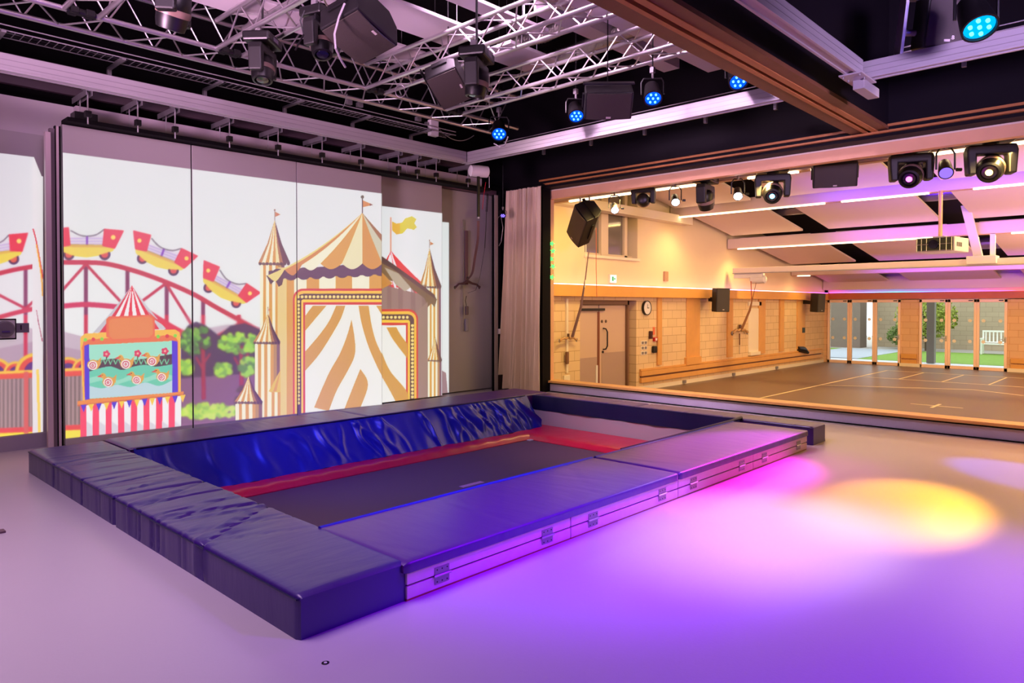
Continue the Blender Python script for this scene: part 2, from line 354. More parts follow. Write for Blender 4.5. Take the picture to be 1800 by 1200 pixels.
def duck(x, y, s=1, head=True):
    disc(x+1, y, 11*s, (232,168,84), 9*s); poly([(x+6,y-4),(x+15*s,y-13*s),(x+13*s,y+2)], (232,168,84))
    if head: disc(x-9*s, y-11*s, 4.5*s, (236,176,90)); poly([(x-12*s,y-13*s),(x-20*s,y-9*s),(x-11*s,y-8*s)], (236,96,70)); disc(x-10*s,y-12*s,1,(60,40,40)); poly([(x-12*s,y-8*s),(x-4*s,y-12*s),(x,y)], (232,168,84))
    for r, c in ((8,(250,246,246)),(6.2,(206,30,84)),(4.3,(250,246,246)),(2.6,(206,30,84)),(1,(250,240,240))): disc(x, y+1, r*s, c)
duck(163,641,1,False); duck(221,639); duck(267,634,.98); duck(190,671); duck(240,667,.92); duck(284,662,.92)
poly([(187,561),(192,556),(200,556),(205,551) if False else (203,556),(262,553),(268,554),(272,558),(272,590),(265,597),(197,600),(192,594),(187,592)], (240,124,84))
poly([(191,564),(197,560),(262,556),(268,560),(269,587),(262,593),(199,596),(192,590)], (236,146,108))
for bx, c in ((150,(150,214,90)),(164,(226,70,70)),(179,(150,214,90)),(278,(150,214,90)),(294,(226,70,70)),(308,(150,214,90))): disc(bx, 597-(bx-150)*.045, 3.3, c)
for k in range(16):
    x0 = 141+k*11.1; x1 = x0+11.1; poly([(x0,705-(x0-141)*.07),(x1,705-(x1-141)*.07),(x1,790),(x0,790)], (252,92,130) if k % 2 == 0 else (246,240,246))
for k in range(8): poly([(152+k*22.2,740),(163+k*22.2,748),(163+k*22.2,790),(152+k*22.2,790)], (222,214,228))
poly([(136,705),(323,688),(323,693),(136,713)], (244,150,92)); poly([(136,711),(323,692),(323,695),(136,714)], (214,120,90))
for k in range(14):
    x = 142+k*13.4; y = 712-(x-141)*.1; poly([(x,y),(x+10,y-1),(x+5,y+13)], (104,76,214) if k % 2 == 0 else (250,206,92))
# castle towers and the marquee
def tower(ax, ay, bl, br, by, body, nb=8, flag=True, gold=(226,166,62), ff=1):
    bx0, bx1, byb = body; w = (bx1-bx0)/nb
    for k in range(nb):
        c = gold if k % 2 else CR
        if k >= nb-1: c = (152,112,128)
        elif k == nb-2: c = (196,150,120)
        poly([(bx0+k*w,by-1),(bx0+(k+1)*w,by-1),(bx0+(k+1)*w,byb),(bx0+k*w,byb)], c)
    poly([(bx0,by-1),(bx1,by-1),(bx1,by+5),(bx0,by+3)], (140,104,110), alpha=.6)
    n = 9; cols = [(206,150,80), CR, gold, CR, gold, (244,226,180), (190,136,84), (140,98,100), (112,76,100)]
    for k in range(n):
        f0, f1 = k/n, (k+1)/n; x0 = bl+(br-bl)*f0; x1 = bl+(br-bl)*f1
        q = .45; mx0 = ax+(x0-ax)*q; mx1 = ax+(x1-ax)*q; my = ay+(by-ay)*.55
        poly([(ax,ay),(mx0,my),(x0,by),((x0+x1)/2,by+4),(x1,by),(mx1,my)], cols[k])
        disc((x0+x1)/2, by+1.5, (br-bl)/n*.45, (104,72,92), alpha=.7)
    if flag:
        stroke([(ax,ay),(ax,ay-17*ff)], 1.4, (150,100,70), False); poly([(ax+1,ay-14*ff),(ax+10*ff,ay-9*ff),(ax+1,ay-5*ff)], (214,140,70)); disc(ax, ay-17*ff, 1.5*ff, (170,120,80))
tower(483,386,454,510,462,(457,500,740),8)
# marquee body
cols = [(180,495,CR),(488,504,(236,206,150)),(504,517,OR),(517,524,CR),(524,539,CR),(539,561,OR),(561,590,CR),(590,619,OR),(619,649,CR),(649,672,OR)]
for a, b, c in cols[1:]: poly([(a,470),(b,470),(b,790),(a,790)], c)
tower(471,550,445,493,601,(448,492,790),8,True,ff=.6); tower(437,661,412,462,706,(414,461,790),8,False); 
poly([(493,650),(472,688),(493,690)], (236,196,120)); poly([(493,650),(480,688),(486,688)], OR); 
for k in range(4): poly([(472+k*5.3,689),(477.3+k*5.3,689),(477.3+k*5.3,790),(472+k*5.3,790)], OR if k % 2 else CR)
# valance shadow
poly([(472,476),(672,460),(672,482),(472,490)], (126,94,122))
for k in range(9): disc(489+22.5*k, 483-1.1*k, 12.5, (126,94,122), 11)
poly([(672,455),(720,455),(720,500),(672,500)], (245,238,224))
for (a, b, c) in cols[1:]:
    pass
poly([(468,484),(476,500),(484,492),(490,504),(496,500),(500,480)], (104,74,100))
bot = [(472,482),(488,479),(505,474),(529,474),(556,470),(584,473),(605,466),(634,471),(640,464),(671,473),(700,470)]
def rib(p): 
    ax, ay = 637, 374; out = []
    for i in range(13):
        t = i/12; x = ax+(p[0]-ax)*t; y = ay+(p[1]-ay)*t; s = 4*t*(1-t)*abs(p[0]-ax)*.085; out.append((x, y+s*.75))
    return out
ribs = [(470,484),(500,474),(531,465),(563,463),(601,463),(637,463),(672,463),(708,470),(760,490)]
cc = [(236,214,170),OR,CR,OR,(232,220,190),OR,(206,196,176),(182,128,80),(150,120,110)]
cc = [(240,214,150),(220,150,60),CR,OR,(240,226,190),(222,158,66),(214,204,184),(178,126,80)]
for k in range(8):
    a, b = ribs[k], ribs[k+1]; m = ((a[0]+b[0])/2, max(a[1],b[1])+10)
    sc = curve([a,((a[0]*3+b[0])/4,(a[1]+m[1])/2+2),m,((a[0]+3*b[0])/4,(b[1]+m[1])/2+2),b],4)
    poly(rib(a)+sc[1:-1]+rib(b)[::-1], cc[k])
stroke([(637,374),(637,346)], 2.2, (120,96,84), False); disc(637,346,3,(128,112,90)); poly([(638,352),(656,360),(638,364)], (222,150,66)); poly([(650,357),(656,360),(650,362)], (160,100,60))
# doorway frame with bulbs and striped curtains
def rr(x0, y0, x1, y1, r): 
    out = [(x0,y1)]
    for k in range(9): a = PI+k*PI/16; out.append((x0+r+r*math.cos(a), y0+r+r*math.sin(a)))
    for k in range(9): a = -PI/2+k*PI/16; out.append((x1-r+r*math.cos(a), y0+r+r*math.sin(a)))
    return out+[(x1,y1)]
def arch(x0, y0, x1, left=True):
    L = [(0,(222,96,72)),(3,(250,196,90)),(7,(118,72,40)),(14.5,(252,206,96)),(18,(222,92,70)),(21.5,(242,238,232))]
    for d, c in L: poly(rr(x0+d, y0+d*1.32, x1-d, 790, max(18-d,1.5)), c)
for sx, (x0, y0, x1) in ((0,(515,507,830)),):
    arch(x0, y0, x1)
Y2 = lambda x: x
W = (242,238,232)
def leaf(L, R_, c=(220,164,62)): poly(curve(L, 6)+curve(R_, 6)[::-1], c)
leaf([(550,537),(543,546),(536,556)],[(574,537),(556,558),(536,582)])
leaf([(591,537),(578,565),(560,590),(536,618)],[(607,537),(599,560),(581,592),(560,624),(536,652)])
leaf([(618,561),(610,590),(597,622),(577,658),(552,716)],[(618,561),(624,600),(623,626),(611,652),(592,686),(578,722)])
leaf([(633.5,648),(622,676),(604,722)],[(633.5,648),(647,676),(631,722)])
leaf([(630,537),(636,570),(647,607),(660,638),(673,664)],[(648,537),(653,570),(661,600),(673,626)])
poly([(661,537),(673,537),(673,556)], (220,164,62))
for x in np.arange(524,672,7.0): disc(float(x), 521.5, 2.7, (255,226,150)); 
for y in np.arange(530,712,6.6): disc(524.7, float(y), 2.6, (255,226,150))
leftside = img.copy()
# right section: the same picture falls lower on the recessed panels
x671 = int((671-AX0)*SS); img[:, x671:] = np.broadcast_to((sky-lf)[:, x671:], img[:, x671:].shape)
for k in range(6):
    c = (236,72,96) if k % 2 == 0 else (246,236,240)
    a0, a1 = -25+k*17, -25+(k+1)*17; poly([(687,441),(687+a0*.45,470),(687+a0*1.05,505+k*0),(687+a1*1.05,505),(687+a1*.45,470)], c)
poly([(688,441),(715,475),(742,500),(760,530),(700,530),(700,480)], (236,72,96)); poly([(687,441),(700,475),(722,505),(740,530),(715,530),(695,480)], (246,236,240)); poly([(687,441),(686,480),(700,530),(671,530),(671,470)], (236,72,96)); poly([(686,445),(676,475),(672,500),(690,500)],(246,236,240))
stroke([(687,382),(687,442)], 2.6, (232,170,150), False)
poly([(689,389),(697,393),(707,391),(712,384),(724,380),(732,385),(728,392),(733,399),(728,404),(716,401),(708,410),(697,412),(689,404)], (226,206,16)); poly([(689,389),(697,393),(703,392),(703,411),(697,412),(689,404)], (236,184,36))
tower(755,435,737,776,503,(752,775,790),7,True,ff=.75)
poly([(671,500),(752,520),(752,790),(671,790)], (172,138,134))
for a in (680,700,722,742): poly([(a,500),(a+8,500),(a+8,790),(a,790)], (156,120,120), alpha=.6)
poly([(671,450),(690,463),(730,492),(762,516),(768,526),(764,540),(758,533),(752,540),(746,524),(722,506),(700,496),(671,490)], (150,118,100)); poly([(671,478),(690,498),(671,508)], (214,150,60)); poly([(676,470),(700,480),(722,505),(712,512),(695,500)], (196,176,158)); poly([(671,450),(690,463),(730,492),(764,518),(766,526),(730,500),(690,472),(671,462)], (120,90,84))
arch(430,543,735)
leaf([(679,575),(691,597),(716,630)],[(697,575),(704,588),(716,604)])
leaf([(671,662),(684,684),(704,722)],[(671,619),(686,652),(716,690),(716,722)])
for y in np.arange(572,712,6.6): disc(725, float(y), 2.6, (255,226,150))
for x in np.arange(674,718,7.0): disc(float(x), 557.5, 2.6, (255,226,150))
poly([(735,545),(752,530),(752,790),(735,790)], (176,142,134))
tower(765,591,752,777,632,(752,776,790),7,False)
img[:, :x671] = leftside[:, :x671]
x777 = int((777-AX0)*SS); img[:, x777:] = np.broadcast_to((sky-lf)[:, x777:], img[:, x777:].shape)
poly([(777,651),(784,655),(788,700),(777,700)], (176,140,150)); 
# narrow streaks on the left wall return
x62 = int((57-AX0)*SS); x76 = int((76-AX0)*SS); img[:, x62:x76] = np.where(img[:, x62:x76] > 2, 0, np.array([236,226,232])/255*np.ones((1,1,3)))
stroke([(58,402),(64,425),(76,490)], 2.5, (226,70,90)); stroke([(64,430),(72,480),(75,520)], 2.5, (250,180,90)); stroke([(66,560),(75,600)], 1.5, (190,110,140), False); stroke([(64,545),(74,600)], 1.3, (190,110,140), False); stroke([(66,650),(70,780)], 5, (250,214,120), False)
imgL = img
AMBX = [1.95,2.4,3.3,4.1,4.7,5.5,6.2,6.8,7.3]; AMBZ = [.35,1,1.6,2.2,2.8,3.3]   # room light already falling on the panels (measured with the picture's emission off)
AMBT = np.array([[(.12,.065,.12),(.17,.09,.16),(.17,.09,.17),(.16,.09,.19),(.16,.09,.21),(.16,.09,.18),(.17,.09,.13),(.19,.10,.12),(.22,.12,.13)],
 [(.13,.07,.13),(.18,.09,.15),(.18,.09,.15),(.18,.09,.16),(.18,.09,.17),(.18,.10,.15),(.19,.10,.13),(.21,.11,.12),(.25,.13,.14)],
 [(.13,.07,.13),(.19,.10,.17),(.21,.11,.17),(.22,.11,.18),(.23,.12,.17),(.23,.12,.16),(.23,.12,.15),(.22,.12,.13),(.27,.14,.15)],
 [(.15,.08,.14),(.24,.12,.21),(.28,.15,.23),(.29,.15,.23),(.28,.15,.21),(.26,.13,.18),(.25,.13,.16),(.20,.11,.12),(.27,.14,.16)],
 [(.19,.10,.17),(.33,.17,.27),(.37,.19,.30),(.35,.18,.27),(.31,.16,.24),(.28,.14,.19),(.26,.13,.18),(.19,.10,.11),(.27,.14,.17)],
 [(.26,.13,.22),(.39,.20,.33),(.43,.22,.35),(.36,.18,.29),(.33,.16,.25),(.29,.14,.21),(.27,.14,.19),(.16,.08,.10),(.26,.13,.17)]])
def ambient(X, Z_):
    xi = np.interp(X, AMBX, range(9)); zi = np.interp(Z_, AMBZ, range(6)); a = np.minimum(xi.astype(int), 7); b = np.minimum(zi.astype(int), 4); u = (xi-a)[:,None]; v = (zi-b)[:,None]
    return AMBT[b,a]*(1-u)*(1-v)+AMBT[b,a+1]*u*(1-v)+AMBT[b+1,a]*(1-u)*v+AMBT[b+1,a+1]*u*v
def sample(px, py):
    fx = np.clip((px-AX0)*SS-.5, 0, AW*SS-2); fy = np.clip((py-AY0)*SS-.5, 0, AH*SS-2)
    x0 = fx.astype(int); y0 = fy.astype(int); u = (fx-x0)[:,None]; v = (fy-y0)[:,None]
    g = lambda a, b: imgL[b, a]
    return g(x0,y0)*(1-u)*(1-v)+g(x0+1,y0)*u*(1-v)+g(x0,y0+1)*(1-u)*v+g(x0+1,y0+1)*u*v
def topl(px): return np.where(px < 90, 269+np.clip(px,0,90)*.12, np.where(px < 671.5, 268+(px-110)*.1285, np.where(px < 777, 362+(px-671)*.12, 390+(px-777)*.1)))
def botl(px): return np.where(px < 90, 776-px*.09, 771-(px-110)*.1075)
sm = bpy.data.materials.new('emissive_projection'); sm.use_nodes = True; nt = sm.node_tree; b = nt.nodes['Principled BSDF']
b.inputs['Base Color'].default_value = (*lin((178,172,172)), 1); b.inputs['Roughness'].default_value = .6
va = nt.nodes.new('ShaderNodeVertexColor'); va.layer_name = 'picture'; nt.links.new(va.outputs[0], b.inputs['Emission Color']); b.inputs['Emission Strength'].default_value = 1  # picture glows from the panels themselves, no projector lamp lights them
def emissive_face(name, x0, x1, z0, z1, y, parent=None, step=.0065, pxlo=-1e9, pxhi=1e9):
    nu = max(2, int((x1-x0)/step)); nv = max(2, int((z1-z0)/step))
    X, Z_ = np.meshgrid(np.linspace(x0,x1,nu+1), np.linspace(z0,z1,nv+1), indexing='ij'); X = X.ravel(); Z_ = Z_.ravel()
    P = np.stack([X, np.full_like(X, y), Z_-CH], 1); w = P@np.array(FW); px = 900+F0*(P@np.array(RT))/w; py = PPY-F0*(P@np.array(UP))/w
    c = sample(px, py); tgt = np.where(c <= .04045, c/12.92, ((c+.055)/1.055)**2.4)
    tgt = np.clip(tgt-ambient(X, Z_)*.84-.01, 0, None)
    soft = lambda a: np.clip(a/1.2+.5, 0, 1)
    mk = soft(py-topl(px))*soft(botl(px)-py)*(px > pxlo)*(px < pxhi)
    # clipped corner of the painted picture beside the door post
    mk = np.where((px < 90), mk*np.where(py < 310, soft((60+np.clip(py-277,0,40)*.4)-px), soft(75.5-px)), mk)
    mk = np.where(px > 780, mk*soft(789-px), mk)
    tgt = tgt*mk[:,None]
    me = bpy.data.meshes.new(name); N = (nu+1)*(nv+1)
    idx = np.arange(N).reshape(nu+1, nv+1); q = np.stack([idx[:-1,:-1], idx[1:,:-1], idx[1:,1:], idx[:-1,1:]], -1).reshape(-1,4)
    off = OFF[parent.name] if parent else Vector((x0, y, z0))
    co = np.stack([X-off.x, np.full_like(X, y)-off.y, Z_-off.z], 1).astype(np.float32)
    me.vertices.add(N); me.vertices.foreach_set('co', co.ravel()); nf = len(q)
    me.loops.add(nf*4); me.loops.foreach_set('vertex_index', q.ravel().astype(np.int32))
    me.polygons.add(nf); me.polygons.foreach_set('loop_start', (np.arange(nf)*4).astype(np.int32)); me.update(calc_edges=True)
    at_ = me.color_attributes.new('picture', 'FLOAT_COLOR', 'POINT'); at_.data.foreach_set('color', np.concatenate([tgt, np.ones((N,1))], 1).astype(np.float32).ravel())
    me.materials.append(sm); o = bpy.data.objects.new(name, me); C.objects.link(o)
    if parent: o.parent = parent
    else: o.location = off
    return o
# movable wall panels (each a thing) carrying the picture on their front face
PAN = [(2.19,3.52,8.6,3.41,'leftmost tall white wall panel showing projected roller coaster cars and duck stall'),
       (3.535,4.90,8.6,3.41,'second tall white wall panel showing projected trees and one coaster car'),
       (4.91,6.28,8.6,3.41,'third tall white wall panel showing the big striped marquee and doorway'),
       (at(671,500,'y',8.88).x,at(777,500,'y',8.88).x,8.88,3.47,'fourth white wall panel, set further back, showing yellow flag and slim tower'),
       (at(777,500,'y',9.08).x,at(868,500,'y',9.08).x,9.08,3.47,'rightmost white wall panel, mostly unlit, behind the hanging hoist strap')]
for i, (x0, x1, y, zt, lab) in enumerate(PAN):
    t = thing('wall_panel', lab, 'movable wall panel', ((x0+x1)/2, y, 0), 'tall movable wall panels')
    MB().box((x0,y+.002,.02),(x1,y+.10,zt)).build('panel_core', WALLP, t, .003)
    pl, ph = ((-1e9,1e9) if i < 3 else ((671,777.5) if i == 3 else (777,1e9)))
    emissive_face('emissive_picture', x0+.002, x1-.002, .02, zt-.002, y, t, .0065 if i < 3 else .009)
    if i in (0,1): MB().box((x1,y+.01,.02),(x1+.013,y+.08,zt)).build('edge_seal', BLACK, t)
struct(emissive_face('wall_left', .9, 2.1, .16, 3.3, 8.795))
struct(MB().box((-5,8.785,0),(2.12,8.8,.15)).build('baseboard_left', mat('skirting_grey', (170,160,172), .5)))
# door post between wall and panels
t = thing('door_post', 'slim pale upright post beside the leftmost wall panel', 'post', (2.09,8.6,0))
MB().box((2.025,8.56,0),(2.075,8.62,3.30)).build('post_channel', mat('pale_post', (206,186,192), .4), t, .003)
MB().box((2.075,8.60,0),(2.12,8.66,3.35)).build('post_backing', mat('mid_grey_post', (120,104,112), .5), t)
MB().box((2.118,8.585,0),(2.127,8.64,3.38)).box((2.155,8.585,0),(2.17,8.64,3.38)).build('edge_strip', BLACK, t); MB().box((2.128,8.59,0),(2.154,8.64,3.38)).build('pale_insert', mat('pale_post', (206,186,192), .4), t)
# aluminium end frame of the panel stack
t = thing('panel_end_frame', 'tall silver edge frame at the right end of the wall panels', 'frame', (8.66,8.9,0))
fa, fb, fc_ = at(869.5,500,'y',8.8).x, at(875.5,500,'y',8.8).x, at(867.5,500,'y',8.8).x
MB().box((fa,8.80,.0),(fb,8.84,3.44)).build('frame_face', ALU, t, .004); MB().box((fc_,8.81,.0),(fa,8.84,3.44)).build('gasket', BLACK, t)
MB().box((fb,8.79,1.0),(fb+.05,8.81,1.09)).build('switch_plate', WHITEP, t)
# wall control and plate on left wall
p = at(13,577,'y',8.78)
t = thing('call_station', 'round grey wall control on square black backplate at left edge', 'wall control', (p.x, 8.8, p.z-.1))
MB().box((p.x-.14,8.765,p.z-.115),(p.x+.075,8.79,p.z+.10)).build('backplate', BLK, t, .004)
MB().box((p.x-.125,8.755,p.z-.10),(p.x+.062,8.768,p.z+.085)).build('front_plate', WHITEP, t, .004)
MB().lathe([(.085,0),(.085,.03),(.07,.045),(0.001,.048)], Matrix.Translation((p.x-.03,8.757,p.z-.005)) @ Matrix.Rotation(PI/2,4,'X'), 28).build('dial', mat('dial_grey', (120,112,122), .4), t, smooth=True)
MB().box((p.x-.06,8.70,p.z-.04),(p.x+.005,8.712,p.z-.022)).build('legend', mat('violet_print', (80,60,130), .5), t)
q = at(39,576,'y',8.78)
t = thing('switch_plate', 'small grey switch plate beside the round wall control', 'switch', (q.x,8.8,q.z-.05)); MB().box((q.x-.055,8.77,q.z-.05),(q.x+.06,8.79,q.z+.05)).build('plate', STEEL, t, .003); MB().box((q.x-.018,8.762,q.z-.02),(q.x-.008,8.771,q.z+.03)).build('key_slot', BLK, t)
# ================================================================== MATS ROUND THE PIT
def loft_mat(axis, a0, a1, b0, b1, z0, z1, seed=0, crease=12, amp=.009, r=.022, step=.045, bow=0.004, slant=.5, lo=0, hi=1):
    """padded block: rounded profile swept along axis with cloth creases; a = along, b = across"""
    R_ = random.Random(seed); W = b1-b0; H = z1-z0
    prof = []  # (b, z, nb, nz)
    def seg(p, q, nb, nz, n):
        for i in range(n): t = i/n; prof.append((p[0]+(q[0]-p[0])*t, p[1]+(q[1]-p[1])*t, nb, nz))
    def arc(cb, cz, s):
        for i in range(4): a = s-i*PI/2/4; prof.append((cb+r*math.cos(a), cz+r*math.sin(a), math.cos(a), math.sin(a)))
    seg((b0,z0),(b0,z1-r),-1,0,max(2,int(H/.04))); arc(b0+r,z1-r,PI); seg((b0+r,z1),(b1-r,z1),0,1,max(3,int(W/step))); arc(b1-r,z1-r,PI/2); seg((b1,z1-r),(b1,z0),1,0,max(2,int(H/.04))); prof.append((b1,z0,0,-1))
    L = a1-a0; n = max(6, int(L/.022)); cr = [(a0+L*(lo+(hi-lo)*R_.random()), (R_.random()-.35)*1.3*slant, .007+.012*R_.random(), (-1 if R_.random() < .7 else .6)*amp*(.3+.8*R_.random()), R_.random(), .5+.8*R_.random()) for _ in range(crease)]
    vs = []; m = len(prof)
    for i in range(n+1):
        a = a0+L*i/n
        for (bq, z, nb, nz) in prof:
            f = (bq-b0)/W; d = 0
            for (ca, sl, w, am, c0, cw) in cr:
                e = (a-ca-sl*(f-.5)*W)/w
                if abs(e) < 3: d += am*math.exp(-e*e)*math.exp(-((f-c0)/cw)**2)
            if nz > .5: d += bow*math.sin(PI*f)
            edge = min(1, min(a-a0, a1-a)/.05); d *= edge
            if z <= z0+1e-6: d = 0
            rr_ = 1
            bb, zz = bq+nb*d, z+nz*d
            ins = max(0, .014-min(a-a0, a1-a))
            if nz > 0: zz -= ins*.9
            bb -= nb*ins*.9
            vs.append((a, bb, zz) if axis == 'x' else (bb, a, zz))
    mb = MB(); fs = [(i*m+k, i*m+k+1, (i+1)*m+k+1, (i+1)*m+k) for i in range(n) for k in range(m-1)]
    fs += [(i*m+m-1, i*m, (i+1)*m, (i+1)*m+m-1) for i in range(n)]
    fs += [tuple(range(m)), tuple(n*m+k for k in range(m))]
    return mb.add(vs, fs)
G = 'blue padded mats around the trampoline pit'
def end_mat(lab, *a, **k):
    ax, a0, a1, b0, b1, z0, z1 = a; loc = ((b0+b1)/2, (a0+a1)/2, z0) if ax == 'y' else ((a0+a1)/2, (b0+b1)/2, z0)
    t = thing('crash_mat', lab, 'crash mat', loc, G)
    loft_mat(*a, **k).build('cover', MATB if ax == 'y' else MATL, t, smooth=True)
    z = z1-.018; q = .012
    pts = [(a0+q,b0),(a1-q,b0),(a1-q,b1),(a0+q,b1),(a0+q,b0)]
    pts = [(x,y,z) if ax == 'x' else (y,x,z) for x, y in pts]; MB().tube(pts, .005, 6).build('piping', NAVY, t, smooth=True)
    return t
end_mat('blue crash mat at the near left corner, its dark side facing the viewer', 'y', 2.86, 5.27, 1.63, 2.25, .0, .2, seed=4, crease=22, amp=.021, slant=.9, lo=.35)
end_mat('blue crash mat at the far left corner nearest the skirting', 'y', 5.29, 7.56, 1.63, 2.25, .0, .2, seed=9, crease=20, amp=.018, slant=.5, hi=.75)
end_mat('dark blue crash mat at the right end of the timber boards', 'y', 2.88, 5.12, 7.73, 8.09, .0, .2, seed=14, crease=14, amp=.006)
end_mat('blue crash mat below the opening, right rear corner beside the curtain', 'y', 5.14, 6.90, 7.73, 8.09, .0, .2, seed=15, crease=14, amp=.006)
end_mat('long blue mat in front of wall panels, left half with seam', 'x', 2.27, 4.86, 6.93, 7.62, .0, .205, seed=21, crease=12, amp=.006)
end_mat('long blue mat in front of wall panels, right half towards the curtain', 'x', 4.87, 8.09, 6.93, 7.62, .0, .205, seed=23, crease=8, amp=.004)
t_front = []
for i, (x0, x1, lab) in enumerate(((2.205,4.875,'long flat blue pad lying on the left timber boards'),(4.88,7.48,'long flat blue pad lying on the right timber boards, lit magenta'))):
    t = thing('pit_pad', lab, 'pad', ((x0+x1)/2,3.2,.148), 'flat pads on the timber edge boards')
    loft_mat('x', x0, x1, 2.83, 3.66, .149, .203, seed=31+i, crease=7, amp=.006, r=.016, slant=1.2).build('cover', MATL, t, smooth=True)
    MB().tube([(x0+.02,3.66,.192),((x0+x1)/2,3.672,.192),(x1-.02,3.664,.194)], .019, 8).build('rear_piping', mat('bright_blue_piping', (30,40,170), .35, coat=.4), t, smooth=True)
# edge boards
BX = [2.225,3.55,4.879,6.201,7.475]
names = ['leftmost','second','third','rightmost']
for i in range(4):
    x0, x1 = BX[i]+.004, BX[i+1]-.004
    t = thing('hinged_edge_board', '%s hinged double timber board along the front of the mats' % names[i], 'timber board', ((x0+x1)/2,3.2,0), 'hinged timber edge boards')
    MB().box((x0,2.845,.01),(x1,3.6,.074)).build('lower_board', PLY, t, .003); MB().box((x0,2.845,.083),(x1,3.6,.147)).build('upper_board', PLY, t, .003)
    MB().box((x0+.005,2.86,.074),(x1-.005,3.59,.083)).build('gap_strip', BLACK, t); MB().box((x0,2.85,0),(x1,3.6,.01)).build('foot_strip', TIMB, t)
    for hx in (BX[i]+.235, BX[i+1]-.233):
        h = MB().box((hx-.05,2.8415,.035),(hx+.05,2.845,.122)).build('hinge', STEEL, t)
        MB().cyl((hx-.058,2.838,.0785),(hx+.058,2.838,.0785),.0065,n=10).build('hinge_pin', ALU, h, smooth=True)
        sc_ = MB()
        for sx in (-.035,0,.035):
            for sz in (.047,.11): sc_.cyl((hx+sx,2.8395,sz),(hx+sx,2.843,sz),.004,n=8)
        sc_.build('screws', BLK, h)
# hanging skirts inside the pit
R_ = random.Random(5)
FOLD = []
for _ in range(58):
    x = 2.35+5.2*R_.random()**.62; FOLD.append((x, (R_.random()*.55+.15), .022+.034*R_.random(), (.014+.032*R_.random())*(.35+.65*min(1,max(0,(x-3.6)/1.6))), R_.random()))
def apron_fn(u, v):
    x = 2.30+5.30*u; y = 6.915-.30*v; z = .198-.43*v; d = 0
    for (cx, sl, w, am, ph) in FOLD:
        e = (x-cx-sl*(v-.5)*.45-.05*math.sin(v*5+ph*6))/w
        if abs(e) < 3: d += am*math.exp(-e*e)*(.35+.65*math.sin(PI*min(1,v*.9+.1)))
    d += .012*math.sin(x*9+v*3)*v; dn = d*min(1, v*8+.1)
    return (x, y-dn*.85, z+dn*.25+.006*math.sin(x*31)*v)
t = thing('pit_skirt', 'crumpled shiny blue skirt hanging from rear mats down to the red pads', 'skirt', (5,6.9,-.3))
MB().grid(apron_fn, 420, 18, thick=(0,.006,0)).build('sheet', APRON, t, smooth=True)
MB().tube([(2.32+5.24*k/60, apron_fn(k/60,0)[1]-.004, .2) for k in range(61)], .008, 6).build('top_hem', NAVY, t, smooth=True)
MB().tube([apron_fn(k/80,1) for k in range(81)], .007, 6).build('bottom_hem', NAVY, t, smooth=True)
def ap2(u, v):
    y = 3.70+3.2*u; d = .004*math.sin(y*17+v*2)+.006*math.sin(y*5.3+1)*v
    return (7.72-.012-d-.01*v, y, .196-.20*v)
tag(MB().grid(ap2, 90, 8, thick=(.005,0,0)).build('pit_skirt', NAVY, smooth=True), 'flat dark navy skirt inside the pit below the opening side', 'skirt')
tag(MB().tube([(7.74,3.70,.209),(7.45,3.672,.214),(6.4,3.672,.211),(5.3,3.672,.209)], [.022,.014,.011,.009], 8).build('rolled_flap', NAVY, smooth=True), 'rolled navy flap edge at the right front corner of the pit', 'flap')
# trampoline
BX0, BX1, BY0, BY1, BZ = 2.88, 7.06, 4.20, 6.37, -.30
t = thing('trampoline', 'sunken rectangular trampoline with black bed and glossy red frame pads', 'trampoline', (4.98,5.29,-.94))
MB().grid(lambda u, v: (BX0+(BX1-BX0)*u, BY0+(BY1-BY0)*v, BZ-.02*math.sin(PI*u)*math.sin(PI*v)), 30, 16, thick=(0,0,-.006)).build('bed', BED, t, smooth=True)
lb = MB().grid(lambda u, v: (4.80+.30*u, 5.22+.07*v, BZ-.0195), 6, 2, thick=(0,0,.001)).build('bed_label', mat('pale_label', (176,128,176), .5, vary=.5, vscale=60), t)
lb.rotation_euler = (0,0,0)
def pad(a, b, c, d, name='frame_pad'):   # inner edge a-b, outer edge c-d
    a, b, c, d = map(Vector, (a,b,c,d)); L = (b-a).length
    def fn(u, v):
        p = (a.lerp(b,u)).lerp(c.lerp(d,u), v); h = .052*(1-(1-min(1,v/.16))**2)+.03*v
        return (p.x, p.y, p.z+h+.004*math.sin(u*L*21)*math.exp(-((v-.2)/.15)**2))
    MB().grid(fn, max(20,int(L/.04)), 14, thick=(0,0,-.03)).build(name, RED, t, smooth=True)
Z = BZ+.01
pad((BX0,BY1,Z),(BX1,BY1,Z),(PX0+.02,PY1-.02,Z),(PX1-.03,PY1-.02,Z)); pad((BX1,BY0,Z),(BX1,BY1,Z),(PX1-.03,PY0+.02,Z),(PX1-.03,PY1-.02,Z))
pad((BX0,BY0,Z),(BX1,BY0,Z),(PX0+.02,PY0+.02,Z),(PX1-.03,PY0+.02,Z)); pad((BX0,BY0,Z),(BX0,BY1,Z),(PX0+.02,PY0+.02,Z),(PX0+.02,PY1-.02,Z))
fr = MB(); fr.tube([(PX0+.2,PY0+.2,-.36),(PX1-.2,PY0+.2,-.36),(PX1-.2,PY1-.2,-.36),(PX0+.2,PY1-.2,-.36),(PX0+.2,PY0+.2,-.36)], .03, 8); fr.build('frame', ALU, t, smooth=True)
for lx in (PX0+.6, PX1-.6):
    for ly in (PY0+.2, PY1-.2): MB().cyl((lx,ly,-.94),(lx,ly,-.36),.025).build('leg', ALU, t, smooth=True)
MB().box((7.0,6.30,BZ+.001),(7.10,6.36,BZ+.012)).build('corner_tag', WHITEP, t)
